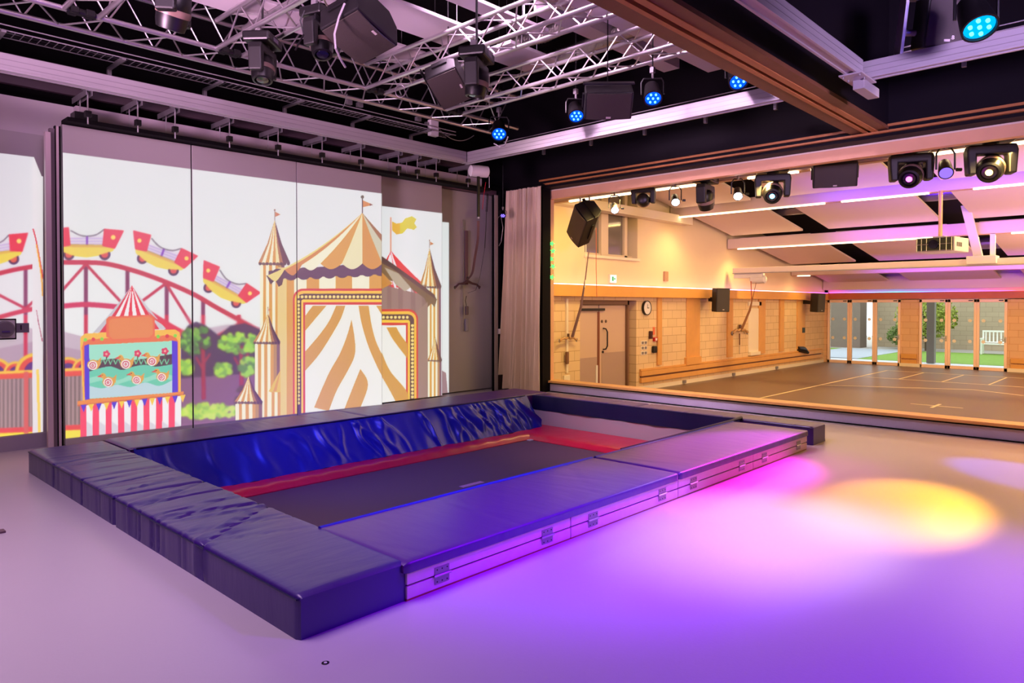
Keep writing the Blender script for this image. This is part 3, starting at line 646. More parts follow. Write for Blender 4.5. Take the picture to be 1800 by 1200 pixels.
# floor fittings
p = at(572,1165,'z',0)
t = thing('floor_ring', 'tiny round metal floor socket in front of the near mat corner', 'floor socket', (p.x,p.y,0))
MB().lathe([(.016,0),(.016,.002),(.011,.003),(.011,.001)], Matrix.Translation(p), 24).build('collar', BLK, t); MB().cyl(p+Vector((0,0,.001)), p+Vector((0,0,.003)), .007).build('plug', WHITEP, t)
p = at(-1,936,'z',0); tag(MB().box((p.x-.05,p.y-.03,0),(p.x+.03,p.y+.04,.012)).build('floor_plate', mat('dull_brown_plate', (110,80,90), .5)), 'small dark floor plate cut off by the left picture edge', 'floor plate')
for a, b in (((-3,1.55),(9,1.55)),((4.9,-4),(4.9,2.8)),((-3,-.6),(9,-.6))):
    pass
# ================================================================== RAILS
def rail(lab, x0, y0, x1, y1, z=3.6, w=.10, h=.158):
    """hollow gantry rail from (x0,y0) to (x1,y1)"""
    d = Vector((x1-x0,y1-y0,0)); L = d.length; d.normalize(); n = Vector((-d.y,d.x,0)); o = Vector((x0,y0,z))
    M = Matrix.Translation(o) @ Matrix(((d.x,n.x,0,0),(d.y,n.y,0,0),(0,0,1,0),(0,0,0,1)))
    t = thing('hoist_rail', lab, 'hoist rail', o, 'silver gantry rails under the studio ceiling')
    MB().box((0,-w/2,.012),(L,w/2,h),M).build('rail_body', RAILM, t, .003)
    g = MB(); g.box((0,-w/2-.006,0),(L,-w/2+.018,.022),M); g.box((0,w/2-.018,0),(L,w/2+.006,.022),M); g.build('lower_flange', RAILM, t, .002)
    g = MB(); [g.box((0,s*w/2-.002,zz),(L,s*w/2+.002,zz+.004),M) for s in (-1,1) for zz in (.05,.10)]; g.build('groove_lines', STEEL, t)
    return t
rail('silver gantry rail running above the wall panels into the corner', -4, 7.73, 7.13, 7.73)
rail('silver gantry rail crossing below the dark end bulkhead', 7.2, 7.80, 7.2, 3.02)
rail('silver gantry rail at top right, running towards its bolted corner', 0, 2.22, 6.98, 2.22)
rail('silver gantry rail at right edge below the bright blue lamp', 7.09, 2.27, 7.09, -4)
t = thing('rail_joint', 'silver bolted joint plate under the top right rail corner', 'bracket', (7.05,2.2,3.5))
MB().box((6.78,2.12,3.585),(7.2,2.32,3.6)).build('plate', RAILM, t, .003); MB().box((6.98,2.16,3.50),(7.42,2.26,3.585)).build('stub_rail', RAILM, t, .003)
b_ = MB(); [b_.cyl((x,y,3.57),(x,y,3.6),.009,n=8) for x in (6.82,6.95) for y in (2.15,2.29)]; b_.build('bolts', STEEL, t)
# track brackets above panels
BP = [146,233,298,393,478,555,623,689,722,755,811]
for i, px in enumerate(BP):
    q = at(px, 200+(px-146)*.165, 'y', 8.52); x = q.x
    ords = ['leftmost','second','third','fourth','fifth','sixth','seventh','eighth','ninth','tenth','rightmost'][i]
    t = thing('track_bracket', '%s steel bracket holding the dark panel track' % ords, 'bracket', (x,8.6,3.4), 'steel brackets above the panel track')
    MB().box((x-.03,8.30,3.735),(x+.03,8.80,3.75)).box((x-.03,8.30,3.69),(x-.024,8.80,3.735)).box((x+.024,8.30,3.69),(x+.03,8.80,3.735)).build('arm', STEEL, t)
    MB().cyl((x,8.36,3.40),(x,8.36,3.84),.008,n=8).build('threaded_rod', ALU, t)
    MB().cyl((x,8.62,3.466),(x,8.62,3.735),.006,n=8).build('rear_rod', ALU, t)
    MB().box((x-.03,8.33,3.47),(x+.03,8.39,3.535)).build('clamp', BLK, t, .004)
    MB().box((x-.05,8.33,3.75),(x+.05,8.39,3.762)).build('washer_plate', STEEL, t)
t = thing('panel_track', 'long black sliding track along the top of the wall panels', 'track', (5,8.6,3.42))
MB().box((2.2,8.45,3.42),(8.4,8.68,3.465)).build('track_body', BLACK, t, .004)
MB().box((2.28,8.5,3.465),(2.5,8.66,3.55)).build('end_stop', BLK, t, .005)
t = thing('panel_track', 'shorter mauve rear track above the fourth and fifth wall panels', 'track', (7.2,9.1,3.475)); MB().box((6.3,9.01,3.475),(9.1,9.22,3.56)).build('track_body', mat('mauve_track', (96,70,80), .5), t, .004)
# cable tray and brackets
def tray(lab, p0, p1, n):
    d = Vector(p1)-Vector(p0); L = d.length; d.normalize(); nn = Vector((-d.y,d.x,0))
    M = Matrix.Translation(Vector(p0)) @ Matrix(((d.x,nn.x,0,0),(d.y,nn.y,0,0),(0,0,1,0),(0,0,0,1)))
    t = thing('cable_tray', lab, 'cable tray', p0, 'wire cable trays')
    m = MB(); [m.cyl(M@Vector((0,s,z)), M@Vector((L,s,z)), .006, n=6) for s in (-.11,.11) for z in (0,.05)]; m.build('side_wires', RAILM, t)
    m = MB(); k = int(L/.07); [m.box((i*.07,-.11,-.003),(i*.07+.006,.11,.003),M) for i in range(k)]; m.build('cross_wires', STEEL, t)
    c = MB(); [c.tube([M@Vector((L*i/40, s+.008*math.sin(i*.9+s*40), .012+.006*math.sin(i*1.3+s*70))) for i in range(41)], .007, 5) for s in (-.06,-.02,.03,.07)]; c.build('cables', BLK, t)
    for i in range(n):
        x = L*(i+.5)/n; m = MB(); m.box((x-.02,-.14,-.03),(x+.02,.34,-.006),M); m.box((x-.02,.30,-.15),(x+.02,.34,-.006),M); m.build('support_arm', STEEL, t)
tray('wire cable tray running above the rail over the wall panels', (-1,8.1,4.06), (7.2,8.1,4.06), 8)
tray('wire cable tray running along the dark end bulkhead', (8.25,7.9,4.05), (8.25,3.2,4.05), 5)
tray('wire cable tray at the top right corner of the picture', (8.2,2.2,4.1), (8.2,-2,4.1), 4)
# ================================================================== TRUSSES
def truss(lab, axis, a0, a1, b0, z0, s=.29, r=.025, flip=False):
    t = thing('lighting_truss', lab, 'truss', ((a0+a1)/2, b0+s/2, z0) if axis == 'x' else (b0+s/2, (a0+a1)/2, z0), 'silver box trusses under the studio ceiling')
    P = (lambda a, b, z: Vector((a,b,z))) if axis == 'x' else (lambda a, b, z: Vector((b,a,z)))
    for b in (b0, b0+s):
        for z in (z0, z0+s): MB().cyl(P(a0,b,z), P(a1,b,z), r, n=12).build('chord', TRUSSM, t, smooth=True)
    m = MB(); pitch = .29; k = int((a1-a0)/pitch)
    for i in range(k):
        x0 = a0+i*pitch; x1 = x0+pitch; xm = (x0+x1)/2; e = i % 2
        for b in (b0, b0+s): m.cyl(P(x0,b,z0 if not e else z0+s), P(x1,b,z0+s if not e else z0), .009, n=6, caps=False)
        for z in (z0, z0+s): m.cyl(P(x0,b0 if not e else b0+s,z), P(x1,b0+s if not e else b0,z), .009, n=6, caps=False)
    m.build('lattice', TRUSSM, t)
    return t
truss('long silver box truss running parallel to the wall panels', 'x', -1.2, 7.95, 7.42, 4.2, s=.48, r=.026)
truss('silver box truss at upper left beside the ribbed dark moving lamp', 'y', 3.1, 7.40, 1.91, 4.2)
truss('silver box truss passing left of the big black loudspeaker', 'y', 3.1, 7.40, 3.31, 4.2)
truss('silver box truss between the two black loudspeakers', 'y', 3.1, 7.40, 5.18, 4.2)
truss('silver box truss farthest right, blue lamps hanging beneath it', 'y', 3.1, 7.40, 6.51, 4.2)
truss('silver box truss above the right bay, mostly in the dark', 'y', -3, 2.4, 5.9, 4.45)
for i, x in enumerate((2.05,3.45,5.32,6.65)):
    t = thing('truss_clamp', ['black clamp tying the upper left truss to the long truss','black clamp joining the second cross truss to the long truss','black clamp joining the third cross truss to the long truss','black clamp joining the rightmost cross truss to the long truss'][i], 'clamp', (x,7.4,4.12), 'black truss clamps')
    MB().box((x-.10,7.36,4.17),(x-.03,7.48,4.23)).box((x+.03,7.36,4.17),(x+.10,7.48,4.23)).build('jaws', BLK, t, .006); MB().cyl((x-.12,7.42,4.2),(x+.12,7.42,4.2),.034,n=12).build('half_coupler', BLK, t)
# rafts, beams, ducts over the studio
def raft(lab, x0, y0, x1, y1, z):
    t = thing('ceiling_raft', lab, 'ceiling panel', ((x0+x1)/2,(y0+y1)/2,z), 'white acoustic panels above the trusses')
    MB().box((x0,y0,z),(x1,y1,z+.04)).build('board', RAFT, t, .004)
    e = MB(); [e.cyl((x,y,z+.04),(x,y,5.5),.004,n=6) for x in (x0+.3,(x0+x1)/2,x1-.3) for y in (y0+.1,y1-.1)]; e.build('hanging_wires', STEEL, t)
raft('white ceiling panel above the long truss, behind the loudspeaker', 2.35, 6.85, 5.68, 7.38, 4.6)
raft('white ceiling panel at upper left corner beyond the moving lamp', -2, 6.3, 2.3, 7.38, 4.66)
raft('white ceiling panel seen right of the big loudspeaker', 1.5, 5.87, 5.70, 6.45, 4.6)
raft('short white ceiling panel between the foil ducts', 6.15, 5.85, 7.03, 6.44, 4.62)
raft('narrow white ceiling strip beside the coppery foil duct', 1.0, 5.30, 6.2, 5.52, 4.62)
raft('white ceiling panel at the top edge above the first trusses', 1.0, 6.6, 3.4, 6.84, 4.7)
t = thing('ceiling_beam', 'lavender steel ceiling beam crossing above the right trusses', 'beam', (6.2,4.5,4.62)); MB().box((4.6,4.55,4.66),(8.8,4.60,4.90)).build('web', RAFT, t); MB().box((4.6,4.45,4.64),(8.8,4.70,4.66)).build('flange', RAFT, t)
t = thing('ceiling_beam', 'lavender channel beam beside the far flexible ducts', 'beam', (6.6,5.2,4.7)); MB().box((5.9,5.02,4.72),(8.6,5.26,4.76)).box((5.9,5.02,4.76),(8.6,5.05,4.9)).box((5.9,5.23,4.76),(8.6,5.26,4.9)).build('channel', RAFT, t)
def duct(lab, pts, r, group='foil ducts'):
    pts = [Vector(p) for p in pts]; P = []
    for a, b in zip(pts[:-1], pts[1:]):
        n = max(2, int((b-a).length/.022)); P += [a.lerp(b, i/n) for i in range(n)]
    P.append(pts[-1]); RR = [r*(1+.035*(1 if i % 2 else -1)+.02*random.random()) for i in range(len(P))]
    return tag(MB().tube(P, RR, 16).build('foil_duct', FOIL, smooth=True), lab, 'air duct', group)
duct('coppery foil duct running along the top centre edge', [(3.9,4.95,4.86),(5.0,4.97,4.82),(6.1,4.9,4.84)], .13)
duct('wrinkled foil duct between the two right trusses', [(7.15,6.5,4.75),(7.15,5.7,4.72),(7.1,4.8,4.78),(7.2,4.1,4.9)], .10)
duct('wrinkled foil duct just left of the lavender beam', [(6.75,6.6,4.95),(6.8,5.9,4.9),(6.8,5.0,4.98)], .09)
duct('short foil duct behind the middle loudspeaker', [(6.5,7.3,4.72),(6.55,6.9,4.68),(6.5,6.55,4.75)], .09)
duct('smooth silver duct at upper right beside the brown beam', [(7.4,4.2,4.9),(8.2,3.9,4.95),(9.0,3.6,4.95)], .09)
# ================================================================== LAMPS AND SPEAKERS
def dist(px, py, w):
    d = FW + RT*((px-900)/F0) + UP*((PPY-py)/F0); return EYE + d*w
LG = 'stage lamps'
def par_proto(ledcol, body=BLK):
    """round lamp facing local -Z, hanging bracket towards +Z/+Y; origin at head centre"""
    t = thing('led_par_lamp', '', 'stage lamp', world=False)
    MB().lathe([(.04,.16),(.075,.14),(.09,.02),(.098,-.05),(.10,-.085),(.088,-.085),(.085,-.06),(.001,-.06)], Matrix(), 24).build('lamp_body', body, t, smooth=True)
    ln = MB().lathe([(.084,-.062),(.084,-.068),(.001,-.070)], Matrix(), 24).build('lens_plate', emis('par_glow_'+str(ledcol), ledcol, 1.5), t)
    m = MB(); pts = [(0,0)]+[(.052*math.cos(a*PI/3), .052*math.sin(a*PI/3)) for a in range(6)]
    for x, y in pts: m.lathe([(.012,-.069),(.011,-.082),(.001,-.085)], Matrix.Translation((x,y,0)), 10)
    m.build('led_lenses', emis('par_led_'+str(ledcol), tuple(min(255,c+70) for c in ledcol), 6), ln)
    return t
def yoke_for(t, rot, h=.17, w=.12):
    """bracket straight up from the head, world aligned"""
    inv = rot.to_matrix().to_4x4().inverted()
    side = rot.to_matrix() @ Vector((1,0,0)); side.z = 0; side.normalize()
    pts = [-side*w, -side*w+Vector((0,0,h*.75)), -side*w*.8+Vector((0,0,h)), side*w*.8+Vector((0,0,h)), side*w+Vector((0,0,h*.75)), side*w]
    MB().tube([inv@p for p in pts], .009, 6).build('yoke', BLK, t, smooth=True)
    MB().cyl(inv@Vector((0,0,h)), inv@Vector((0,0,h+.09)), .012, n=8).box((-.022,-.022,0),(.022,.022,.06), inv@Matrix.Translation((0,0,h+.06))).build('hook_clamp', STEEL, t)
def par(lab, pos, target, col, scale=1, grp='small round blue stage lamps', h=.17):
    t = par_proto(col); t['label'] = lab; t['group'] = grp; t.location = pos; r = aim(Vector(target)-Vector(pos)); t.rotation_euler = r; t.scale = (scale,)*3
    yoke_for(t, r, h); drop(t, pos, 5.5 if pos[0] < 8.5 else 3.9, .008, h*scale); return t
BLUE = (6,84,255)
par('small blue-lit lamp, leftmost, hanging in front of the far corner', at(877,230,'x',7.25), (4.5,4.2,0), BLUE, 1.15)
par('blue-lit lamp hanging just left of the third black speaker', at(1012,198,'x',6.9), (4.6,3.0,0), BLUE)
par('bright star-glaring blue lamp right of the third black speaker', at(1147,166,'x',6.6), (4.2,2.2,0), BLUE)
par('blue lamp half hidden behind the brown track beam', at(1296,137,'x',6.9), (4.0,1.0,0), BLUE)
par('large turquoise-glowing lamp at the top right corner', at(1716,34,'x',6.5), (4.6,-.2,0), (0,170,255), 1.3)
def moving_head(lab, pos, tgt, yaw=0, s=1, lens=None, grp='black moving head stage lamps'):
    """base on top, fork arms hanging down, round head between them"""
    t = thing('moving_head_lamp', lab, 'stage lamp', pos, grp, world=False); t.rotation_euler = (0,0,yaw); t.scale = (s,)*3
    b = MB().box((-.19,-.14,.24),(.19,.14,.34)).build('base', BLK, t, .02)
    MB().box((-.06,-.143,.27),(.06,-.139,.31)).build('display', mat('grey_display', (120,112,130), .3), b)
    cl = MB(); [cl.box((x-.02,-.03,.34),(x+.02,.03,.41)) for x in (-.11,.11)]; cl.build('hook_clamps', STEEL, t, .005)
    MB().prism([(-.20,-.07,.22),(.20,-.07,.22),(.215,-.07,.16),(.20,-.07,-.06),(.13,-.07,-.06),(.13,-.07,.13),(-.13,-.07,.13),(-.13,-.07,-.06),(-.20,-.07,-.06),(-.215,-.07,.16)], (0,.14,0)).build('fork', SPKB, t, .015)
    MB().cyl((0,0,.21),(0,0,.25),.07,n=20).build('pan_bearing', BLK, t)
    d = Matrix.Rotation(-yaw,3,'Z') @ (Vector(tgt)-Vector(pos)).normalized(); q = d.to_track_quat('-Z','Y').to_matrix().to_4x4()
    hd = MB().lathe([(.07,.15),(.105,.12),(.12,.02),(.112,-.08),(.10,-.13),(.08,-.135),(.075,-.11),(.001,-.11)], q, 24).build('head', BLK, t, smooth=True)
    MB().lathe([(.121,.02),(.126,.0),(.121,-.03)], q, 24).build('head_band', mat('taupe_band', (130,104,96), .4), hd, smooth=True)
    gl = MB().lathe([(.073,-.112),(.06,-.126),(.001,-.13)], q, 20).build('lens', mat('dark_lens', (20,16,30), .08, spec=1), hd, smooth=True)
    if pos[0] < 9.3: drop(t, pos, 5.5, .012, .38)
    if lens: MB().lathe([(.030,-.128),(.022,-.136),(.001,-.139)], q, 16).build('lit_core', emis('lens_'+lens[0], lens[1], lens[2]), hd, smooth=True)
    return t
moving_head('black moving lamp with pale ribbed face near upper left', dist(305,20,5.3), dist(200,560,6), .9, 1.0)
moving_head('black moving lamp hanging low from the second truss clamp', dist(462,122,7.0), dist(440,900,6), .7, .95)
moving_head('black moving lamp left of the big loudspeaker, blue cable tie', dist(566,78,6.2), dist(620,900,5), .3, .85)
moving_head('black moving lamp beside the middle loudspeaker', dist(838,148,6.9), dist(760,700,7), .5, .95)
def speaker(lab, pos, rot, size, grp, bracket=True):
    sx, sy, sz = size    # front face towards -Y
    t = thing('loudspeaker', lab, 'loudspeaker', pos, grp, world=False); t.rotation_euler = rot
    P = [(-sx/2,-sy/2),(sx/2,-sy/2),(sx/2,sy*.15),(sx*.3,sy/2),(-sx*.3,sy/2),(-sx/2,sy*.15)]
    MB().prism([(x,y,-sz/2) for x, y in P], (0,0,sz)).build('cabinet', SPKB, t, .012)
    g = MB().grid(lambda u, v: (-sx*.46+sx*.92*u, -sy/2-.012-.02*math.sin(PI*u), -sz*.47+sz*.94*v), 10, 4, thick=(0,.014,0)).build('grille', SPKF, t, smooth=True)
    MB().box((-.025,-sy/2-.034,-sz*.42),(.025,-sy/2-.02,-sz*.42+.02)).build('badge', mat('badge_grey', (190,180,176), .4), g)
    if bracket: MB().box((-sx/2-.02,-.03,-sz*.25),(-sx/2-.002,.03,sz*.25)).box((sx/2+.002,-.03,-sz*.25),(sx/2+.02,.03,sz*.25)).box((-sx/2-.02,-.03,sz/2+.03),(sx/2+.02,.03,sz/2+.045)).build('bracket', BLK, t, .003)
    if pos[0] < 9.3: drop(t, pos, 5.5, .006, sz/2)
    return t
def face(d, up=(0,0,1), roll=0):
    """rotation whose local -Y looks along d"""
    d = Vector(d).normalized(); u = Vector(up); x = (-d).cross(u).normalized() * -1; y = -d; z = x.cross(y)
    x = y.cross(Vector(up)).normalized(); z = x.cross(y)
    return (Matrix((x, y, z)).transposed() @ Matrix.Rotation(roll,3,'Y')).to_euler()
speaker('big black loudspeaker hanging between trusses at top centre', dist(632,42,5.9), face((-.25,-.35,-1), (-.2,1,0)), (.50,.30,.40), 'black loudspeakers above the mats')
speaker('black loudspeaker hanging beside the moving lamp at mid truss', dist(788,142,7.9), face((-.35,-.5,-.8), (-.2,1,.2)), (.46,.30,.36), 'black loudspeakers above the mats')
speaker('dark loudspeaker hanging between two blue lamps', dist(1068,176,7.6), face((-.5,-.45,-.55), (0,0,1)), (.50,.30,.30), 'black loudspeakers above the mats')
sp = speaker('large dark loudspeaker at top right with white letters', dist(1648,32,6.3), face((-.62,-.55,-.2), (0,0,1)), (.36,.34,.52), 'black loudspeakers above the mats', False)
MB().box((-.30,-.02,-.30),(-.27,.10,.18)).box((-.30,-.02,.15),(-.1,.10,.18)).cyl((-.27,.0,-.12),(-.17,.0,-.12),.028,n=12).build('side_bracket', STEEL, sp, .004)
fc = bpy.data.curves.new('lettering', 'FONT'); fc.body = 'sB'; fc.size = .045; fc.extrude = .001
fo = bpy.data.objects.new('lettering', fc); C.objects.link(fo); dg = bpy.context.evaluated_depsgraph_get(); me = bpy.data.meshes.new_from_object(fo.evaluated_get(dg)); bpy.data.objects.remove(fo)
lt = bpy.data.objects.new('lettering', me); C.objects.link(lt); me.materials.append(emis('white_lettering', (190,180,200), .6)) if False else me.materials.append(WHITEP); lt.parent = sp; lt.location = (.02,-.20,-.20); lt.rotation_euler = (PI/2,0,0)
# cables and small boxes along the cable tray
def cable(lab, pts, r, m=BLK, grp='loose cables'):
    return tag(MB().tube([Vector(p) for p in pts], r, 6).build('cable', m, smooth=True), lab, 'cable', grp)
def sag(a, b, dz, n=14): a = Vector(a); b = Vector(b); return [a.lerp(b, i/n)-Vector((0,0,dz*4*(i/n)*(1-i/n))) for i in range(n+1)]
cable('pale curved cable hanging beside the big loudspeaker', [dist(606,6,5.6), dist(596,30,5.6), dist(588,60,5.6), dist(590,85,5.6), dist(600,107,5.7), dist(607,118,5.8)], .009, RAILM)
cable('thin grey cable drooping right of the white junction box', sag(at(768,222,'y',8.1), at(833,238,'y',8.1), .14), .006, STEEL)
cable('grey looped cable below the leftmost blue lamp', [dist(868,252,8.4), dist(878,258,8.4), dist(887,256,8.4), dist(893,240,8.4)], .007, STEEL)
cable('grey loop of cable below the third cross truss', [dist(704+9*math.cos(k), 160+11*math.sin(k), 8.3) for k in (x*.45 for x in range(14))], .006, STEEL)
cable('dark cable bundle hanging from the second cross truss', [dist(535,18,5.8), dist(528,36,5.8), dist(534,60,5.8), dist(519,88,5.9)], .007)
cable('thin cable dropping from long truss to the tray', sag(at(610,165,'y',7.7), at(600,190,'y',8.1), .05), .006, STEEL)
q = at(761,226,'y',8.05)
t = thing('junction_box', 'white square junction box fixed beside the cable tray', 'box', q); MB().box((q.x-.07,q.y-.04,q.z-.11),(q.x+.08,q.y+.04,q.z+.12)).build('case', WHITEP, t, .008); MB().tube(sag(q+Vector((-.04,0,.12)), q+Vector((.05,0,.12)), -.06), .007, 6).build('cable_loop', STEEL, t)
MB().box((q.x-.12,q.y,q.z+.04),(q.x-.07,q.y+.05,q.z+.08)).build('mount', STEEL, t)
for i, px in enumerate((613,632,735)):
    q = at(px, 180+(px-613)*.24, 'y', 8.05); tag(MB().box((q.x-.04,q.y-.03,q.z-.03),(q.x+.04,q.y+.03,q.z+.03)).build('cable_coupler', STEEL, bevel=.004), ['grey connector on cable tray, left of a pair','grey connector on cable tray, right of a pair','grey connector next to the white junction box'][i], 'connector', 'grey connectors on the cable tray')
# ================================================================== HOIST IN THE CORNER
hp = at(842,301,'y',7.73)
t = thing('ceiling_hoist', 'white ceiling hoist motor with strap hanging at the rail corner', 'hoist', hp)
d = Vector((.75,-.3,0)).normalized()
MB().lathe([(.06,-.15),(.085,-.135),(.09,0),(.085,.135),(.06,.15)], Matrix.Translation(hp) @ Vector((0,0,1)).rotation_difference(d).to_matrix().to_4x4(), 24).build('motor_case', WHITEP, t, smooth=True)
MB().box((hp.x-.05,hp.y-.05,hp.z+.07),(hp.x+.08,hp.y+.05,3.6)).build('trolley', ALU, t, .005)
s0 = at(841,322,'y',7.70); s1 = at(841,381,'y',7.70)
MB().box((s0.x-.022,7.69,s1.z),(s0.x+.022,7.71,s0.z+.1)).build('black_sleeve', BLK, t); MB().cyl(s1-Vector((0,0,.03)), s1, .028, .02, n=12).build('buckle', ALU, t)
MB().tube([at(854,320,'y',7.70), at(850,345,'y',7.71), at(848,368,'y',7.72)], .004, 6).build('red_cord', mat('red_cord', (200,20,40), .5), t)
MB().tube([at(860,310,'y',7.68), at(860,330,'y',7.68)], .004, 6).build('white_cord', WHITEP, t)
pts = []
for k in range(150):
    f = k/149; c0 = at(857,340,'y',7.72).lerp(at(855,372,'y',7.75), f); pts.append(c0+Vector((.016*math.cos(k*.8), .016*math.sin(k*.8), 0)))
MB().tube(pts, .004, 5).build('coiled_cord', BLK, t)
MB().tube([at(855,372,'y',7.75), at(854,405,'y',7.9), at(852,436,'y',8.1)], .007, 6).build('straight_cord', BLK, t)
MB().tube([at(852,436,'y',8.1), at(848,460,'y',8.3), at(843,490,'y',8.6), at(836,510,'y',8.8), at(822,515,'y',8.9)], .0035, 5).build('thin_cord', BLK, t)
STRAP = mat('brown_strap', (118,90,94), .8)
a0, a1, a2, a3, a4 = at(841,388,'y',7.72), at(840,420,'y',7.85), at(835,452,'y',8.2), at(830,480,'y',8.6), at(821,492,'y',8.86)
def strapgrid(P, w):
    def fn(u, v):
        s = u*(len(P)-1); i = min(int(s), len(P)-2); p = P[i].lerp(P[i+1], s-i); return (p.x+(v-.5)*w, p.y, p.z)
    return MB().grid(fn, 30, 1, thick=(0,.004,0))
def smoothp(P, n=6):
    out = []
    for i in range(len(P)-1):
        p0, p1, p2, p3 = P[max(i-1,0)], P[i], P[i+1], P[min(i+2,len(P)-1)]
        for k in range(n): u = k/n; out.append(.5*((2*p1)+(p2-p0)*u+(2*p0-5*p1+4*p2-p3)*u*u+(3*p1-p0-3*p2+p3)*u**3))
    return out+[P[-1]]
strapgrid(smoothp([a0,a1,a2,a3,a4]), .05).build('lifting_strap', STRAP, t)
# holder on the rear panel: vertical bar, spreader, handset
hb = at(818,478,'y',9.06); zt = at(818,405,'y',9.06).z; zb = at(818,582,'y',9.06).z
t = thing('spreader_holder', 'upright padded wall bar carrying the hoist spreader on rear panel', 'wall bar', (hb.x,9.07,zb))
MB().box((hb.x-.03,9.03,at(818,500,'y',9.06).z),(hb.x+.045,9.055,zt)).build('upper_bar', STRAP, t, .01); MB().box((hb.x-.02,9.03,zb),(hb.x+.05,9.06,at(818,560,'y',9.06).z)).build('lower_block', GREY, t, .006)
MB().box((hb.x-.065,9.045,zb),(hb.x-.055,9.055,zt+.18)).build('slim_rod', STEEL, t)
t = thing('spreader_bar', 'curved two-armed hoist spreader bar hanging on the wall bar', 'spreader bar', at(821,500,'y',8.98))
Pq = [at(800,505,'y',8.98), at(806,499,'y',8.97), at(814,498,'y',8.97), at(822,494,'y',8.96), at(830,498,'y',8.97), at(838,500,'y',8.97), at(843,505,'y',8.98)]
MB().tube(Pq, [.02,.018,.02,.028,.02,.018,.02], 8).build('arms', mat('bronze_arm', (84,56,62), .4), t, smooth=True)
for k, p in enumerate((Pq[0], Pq[-1])): MB().tube([p+Vector((.022*math.cos(a), 0, .022*math.sin(a))) for a in (x*.7 for x in range(8))], .007, 6).build('hook', BLK, t)
MB().cyl(at(822,494,'y',8.96), at(822,486,'y',8.96), .016, n=10).build('swivel', BLK, t)
t = thing('hand_control', 'grey hoist hand control hanging below the spreader bar', 'hand control', at(821,540,'y',9.0))
p = at(820,545,'y',9.0); MB().box((p.x-.035,8.98,p.z-.08),(p.x+.04,9.01,p.z+.07)).build('case', mat('mauve_grey', (100,84,96), .5), t, .012); MB().tube([at(820,520,'y',9.0), at(818,528,'y',9.0), p+Vector((0,0,.07))], .006, 6).build('lead', BLK, t)
# ================================================================== CURTAIN AND CORNER
def curt(u, v):
    y = 8.76-.81*u+(.16*(1-u))*(1-v)**1.6*1.1-.0; z = .02+3.52*v; ph = (u+.035*math.sin(u*17)+.02*math.sin(u*41+1))*2*PI*10.5+.5*math.sin(v*1.7+u*23)
    a = (.036+.034*(1-v))*(1+.45*math.sin(u*29+2)); x = 9.12+a*math.sin(ph+.9*math.sin(v*2.2+u*9))+.012*math.sin(ph*2.3+v*4)-.02*(1-v)
    return (x, y, z)
t = thing('curtain', 'tall beige gathered curtain left of the hall opening', 'curtain', (9.12,8.35,0))
MB().grid(curt, 190, 36, thick=(.006,0,0)).build('cloth', CURT, t, smooth=True)
MB().box((9.06,7.95,3.53),(9.2,8.8,3.57)).build('heading_track', BLACK, t)
q = at(878,552,'y',9.3); tag(MB().box((q.x-.04,9.26,q.z-.05),(q.x+.03,9.3,q.z+.05)).build('wall_socket', WHITEP, bevel=.004), 'small white socket in the black gap beside the curtain', 'socket')
q = at(883,665,'y',9.2); tag(MB().box((8.98,8.86,0),(9.12,8.94,q.z+.12)).build('dark_crate', mat('dark_brown_crate', (44,26,24), .6), bevel=.008), 'dark brown box standing in the black gap behind the mats', 'box')
for i, (px, py, lab) in enumerate(((884,376,'blue glinting lamp in the black gap beside curtain'),)):
    q = at(px,py,'x',8.75); par(lab, q, (7,7,0), (50,30,150), .55, 'small round blue stage lamps', .1)
cable('loose dark cable dangling in the black gap by the curtain', [at(875,383,'x',8.7), at(880,378,'x',8.7), at(884,400,'x',8.7), at(881,425,'x',8.7), at(877,432,'x',8.7)], .006, STEEL)
# green star lights on the lining
for i, py in enumerate((428,441,455,468,487)):
    q = at(970+(i%2)*2-(1 if i==2 else 0), py, 'x', 9.47); m = MB(); pts = []
    for k in range(10): r = .055 if k % 2 == 0 else .022; a = k*PI/5+.3*i; pts.append(q+RT*(r*math.cos(a))+ZZ*(r*math.sin(a)))
    m.prism(pts, Fh*.01); tag(m.build('star_light', emis('green_star', (90,255,110), 2.2)), ['topmost','second','third','fourth','lowest'][i]+' green star light in the string beside the opening post', 'star light', 'string of green star lights')
# ================================================================== HALL
HY, HX = 9.53, 26.6
HALLW = mat('cream_plaster', (238,216,184), .8, vary=.02); BLOCK = blockwork('cream_blockwork', (228,198,158), (176,140,100), .44, .215)
BLOCKF = blockwork('far_blockwork', (222,180,146), (190,140,104), .44, .215, 'y')
CORN = mat('light_timber_cornice', (226,164,84), .45, vary=.08, vscale=3); PIL = mat('timber_pilaster', (218,160,92), .45, vary=.1, vscale=5)
SOFT = mat('sheer_white_trim', (236,224,206), .5)
def wseg(x0, x1, z0, z1, m=BLOCK, y0=HY, y1=9.9): struct(MB().box((x0,y0,z0),(x1,y1,z1)).build('wall_left', m))
DX0, DX1 = 12.2, 14.38
wseg(9.62, DX0, HF, 1.72); wseg(DX1, 26.9, HF, 1.72); wseg(DX0, DX1, 1.62, 1.72)
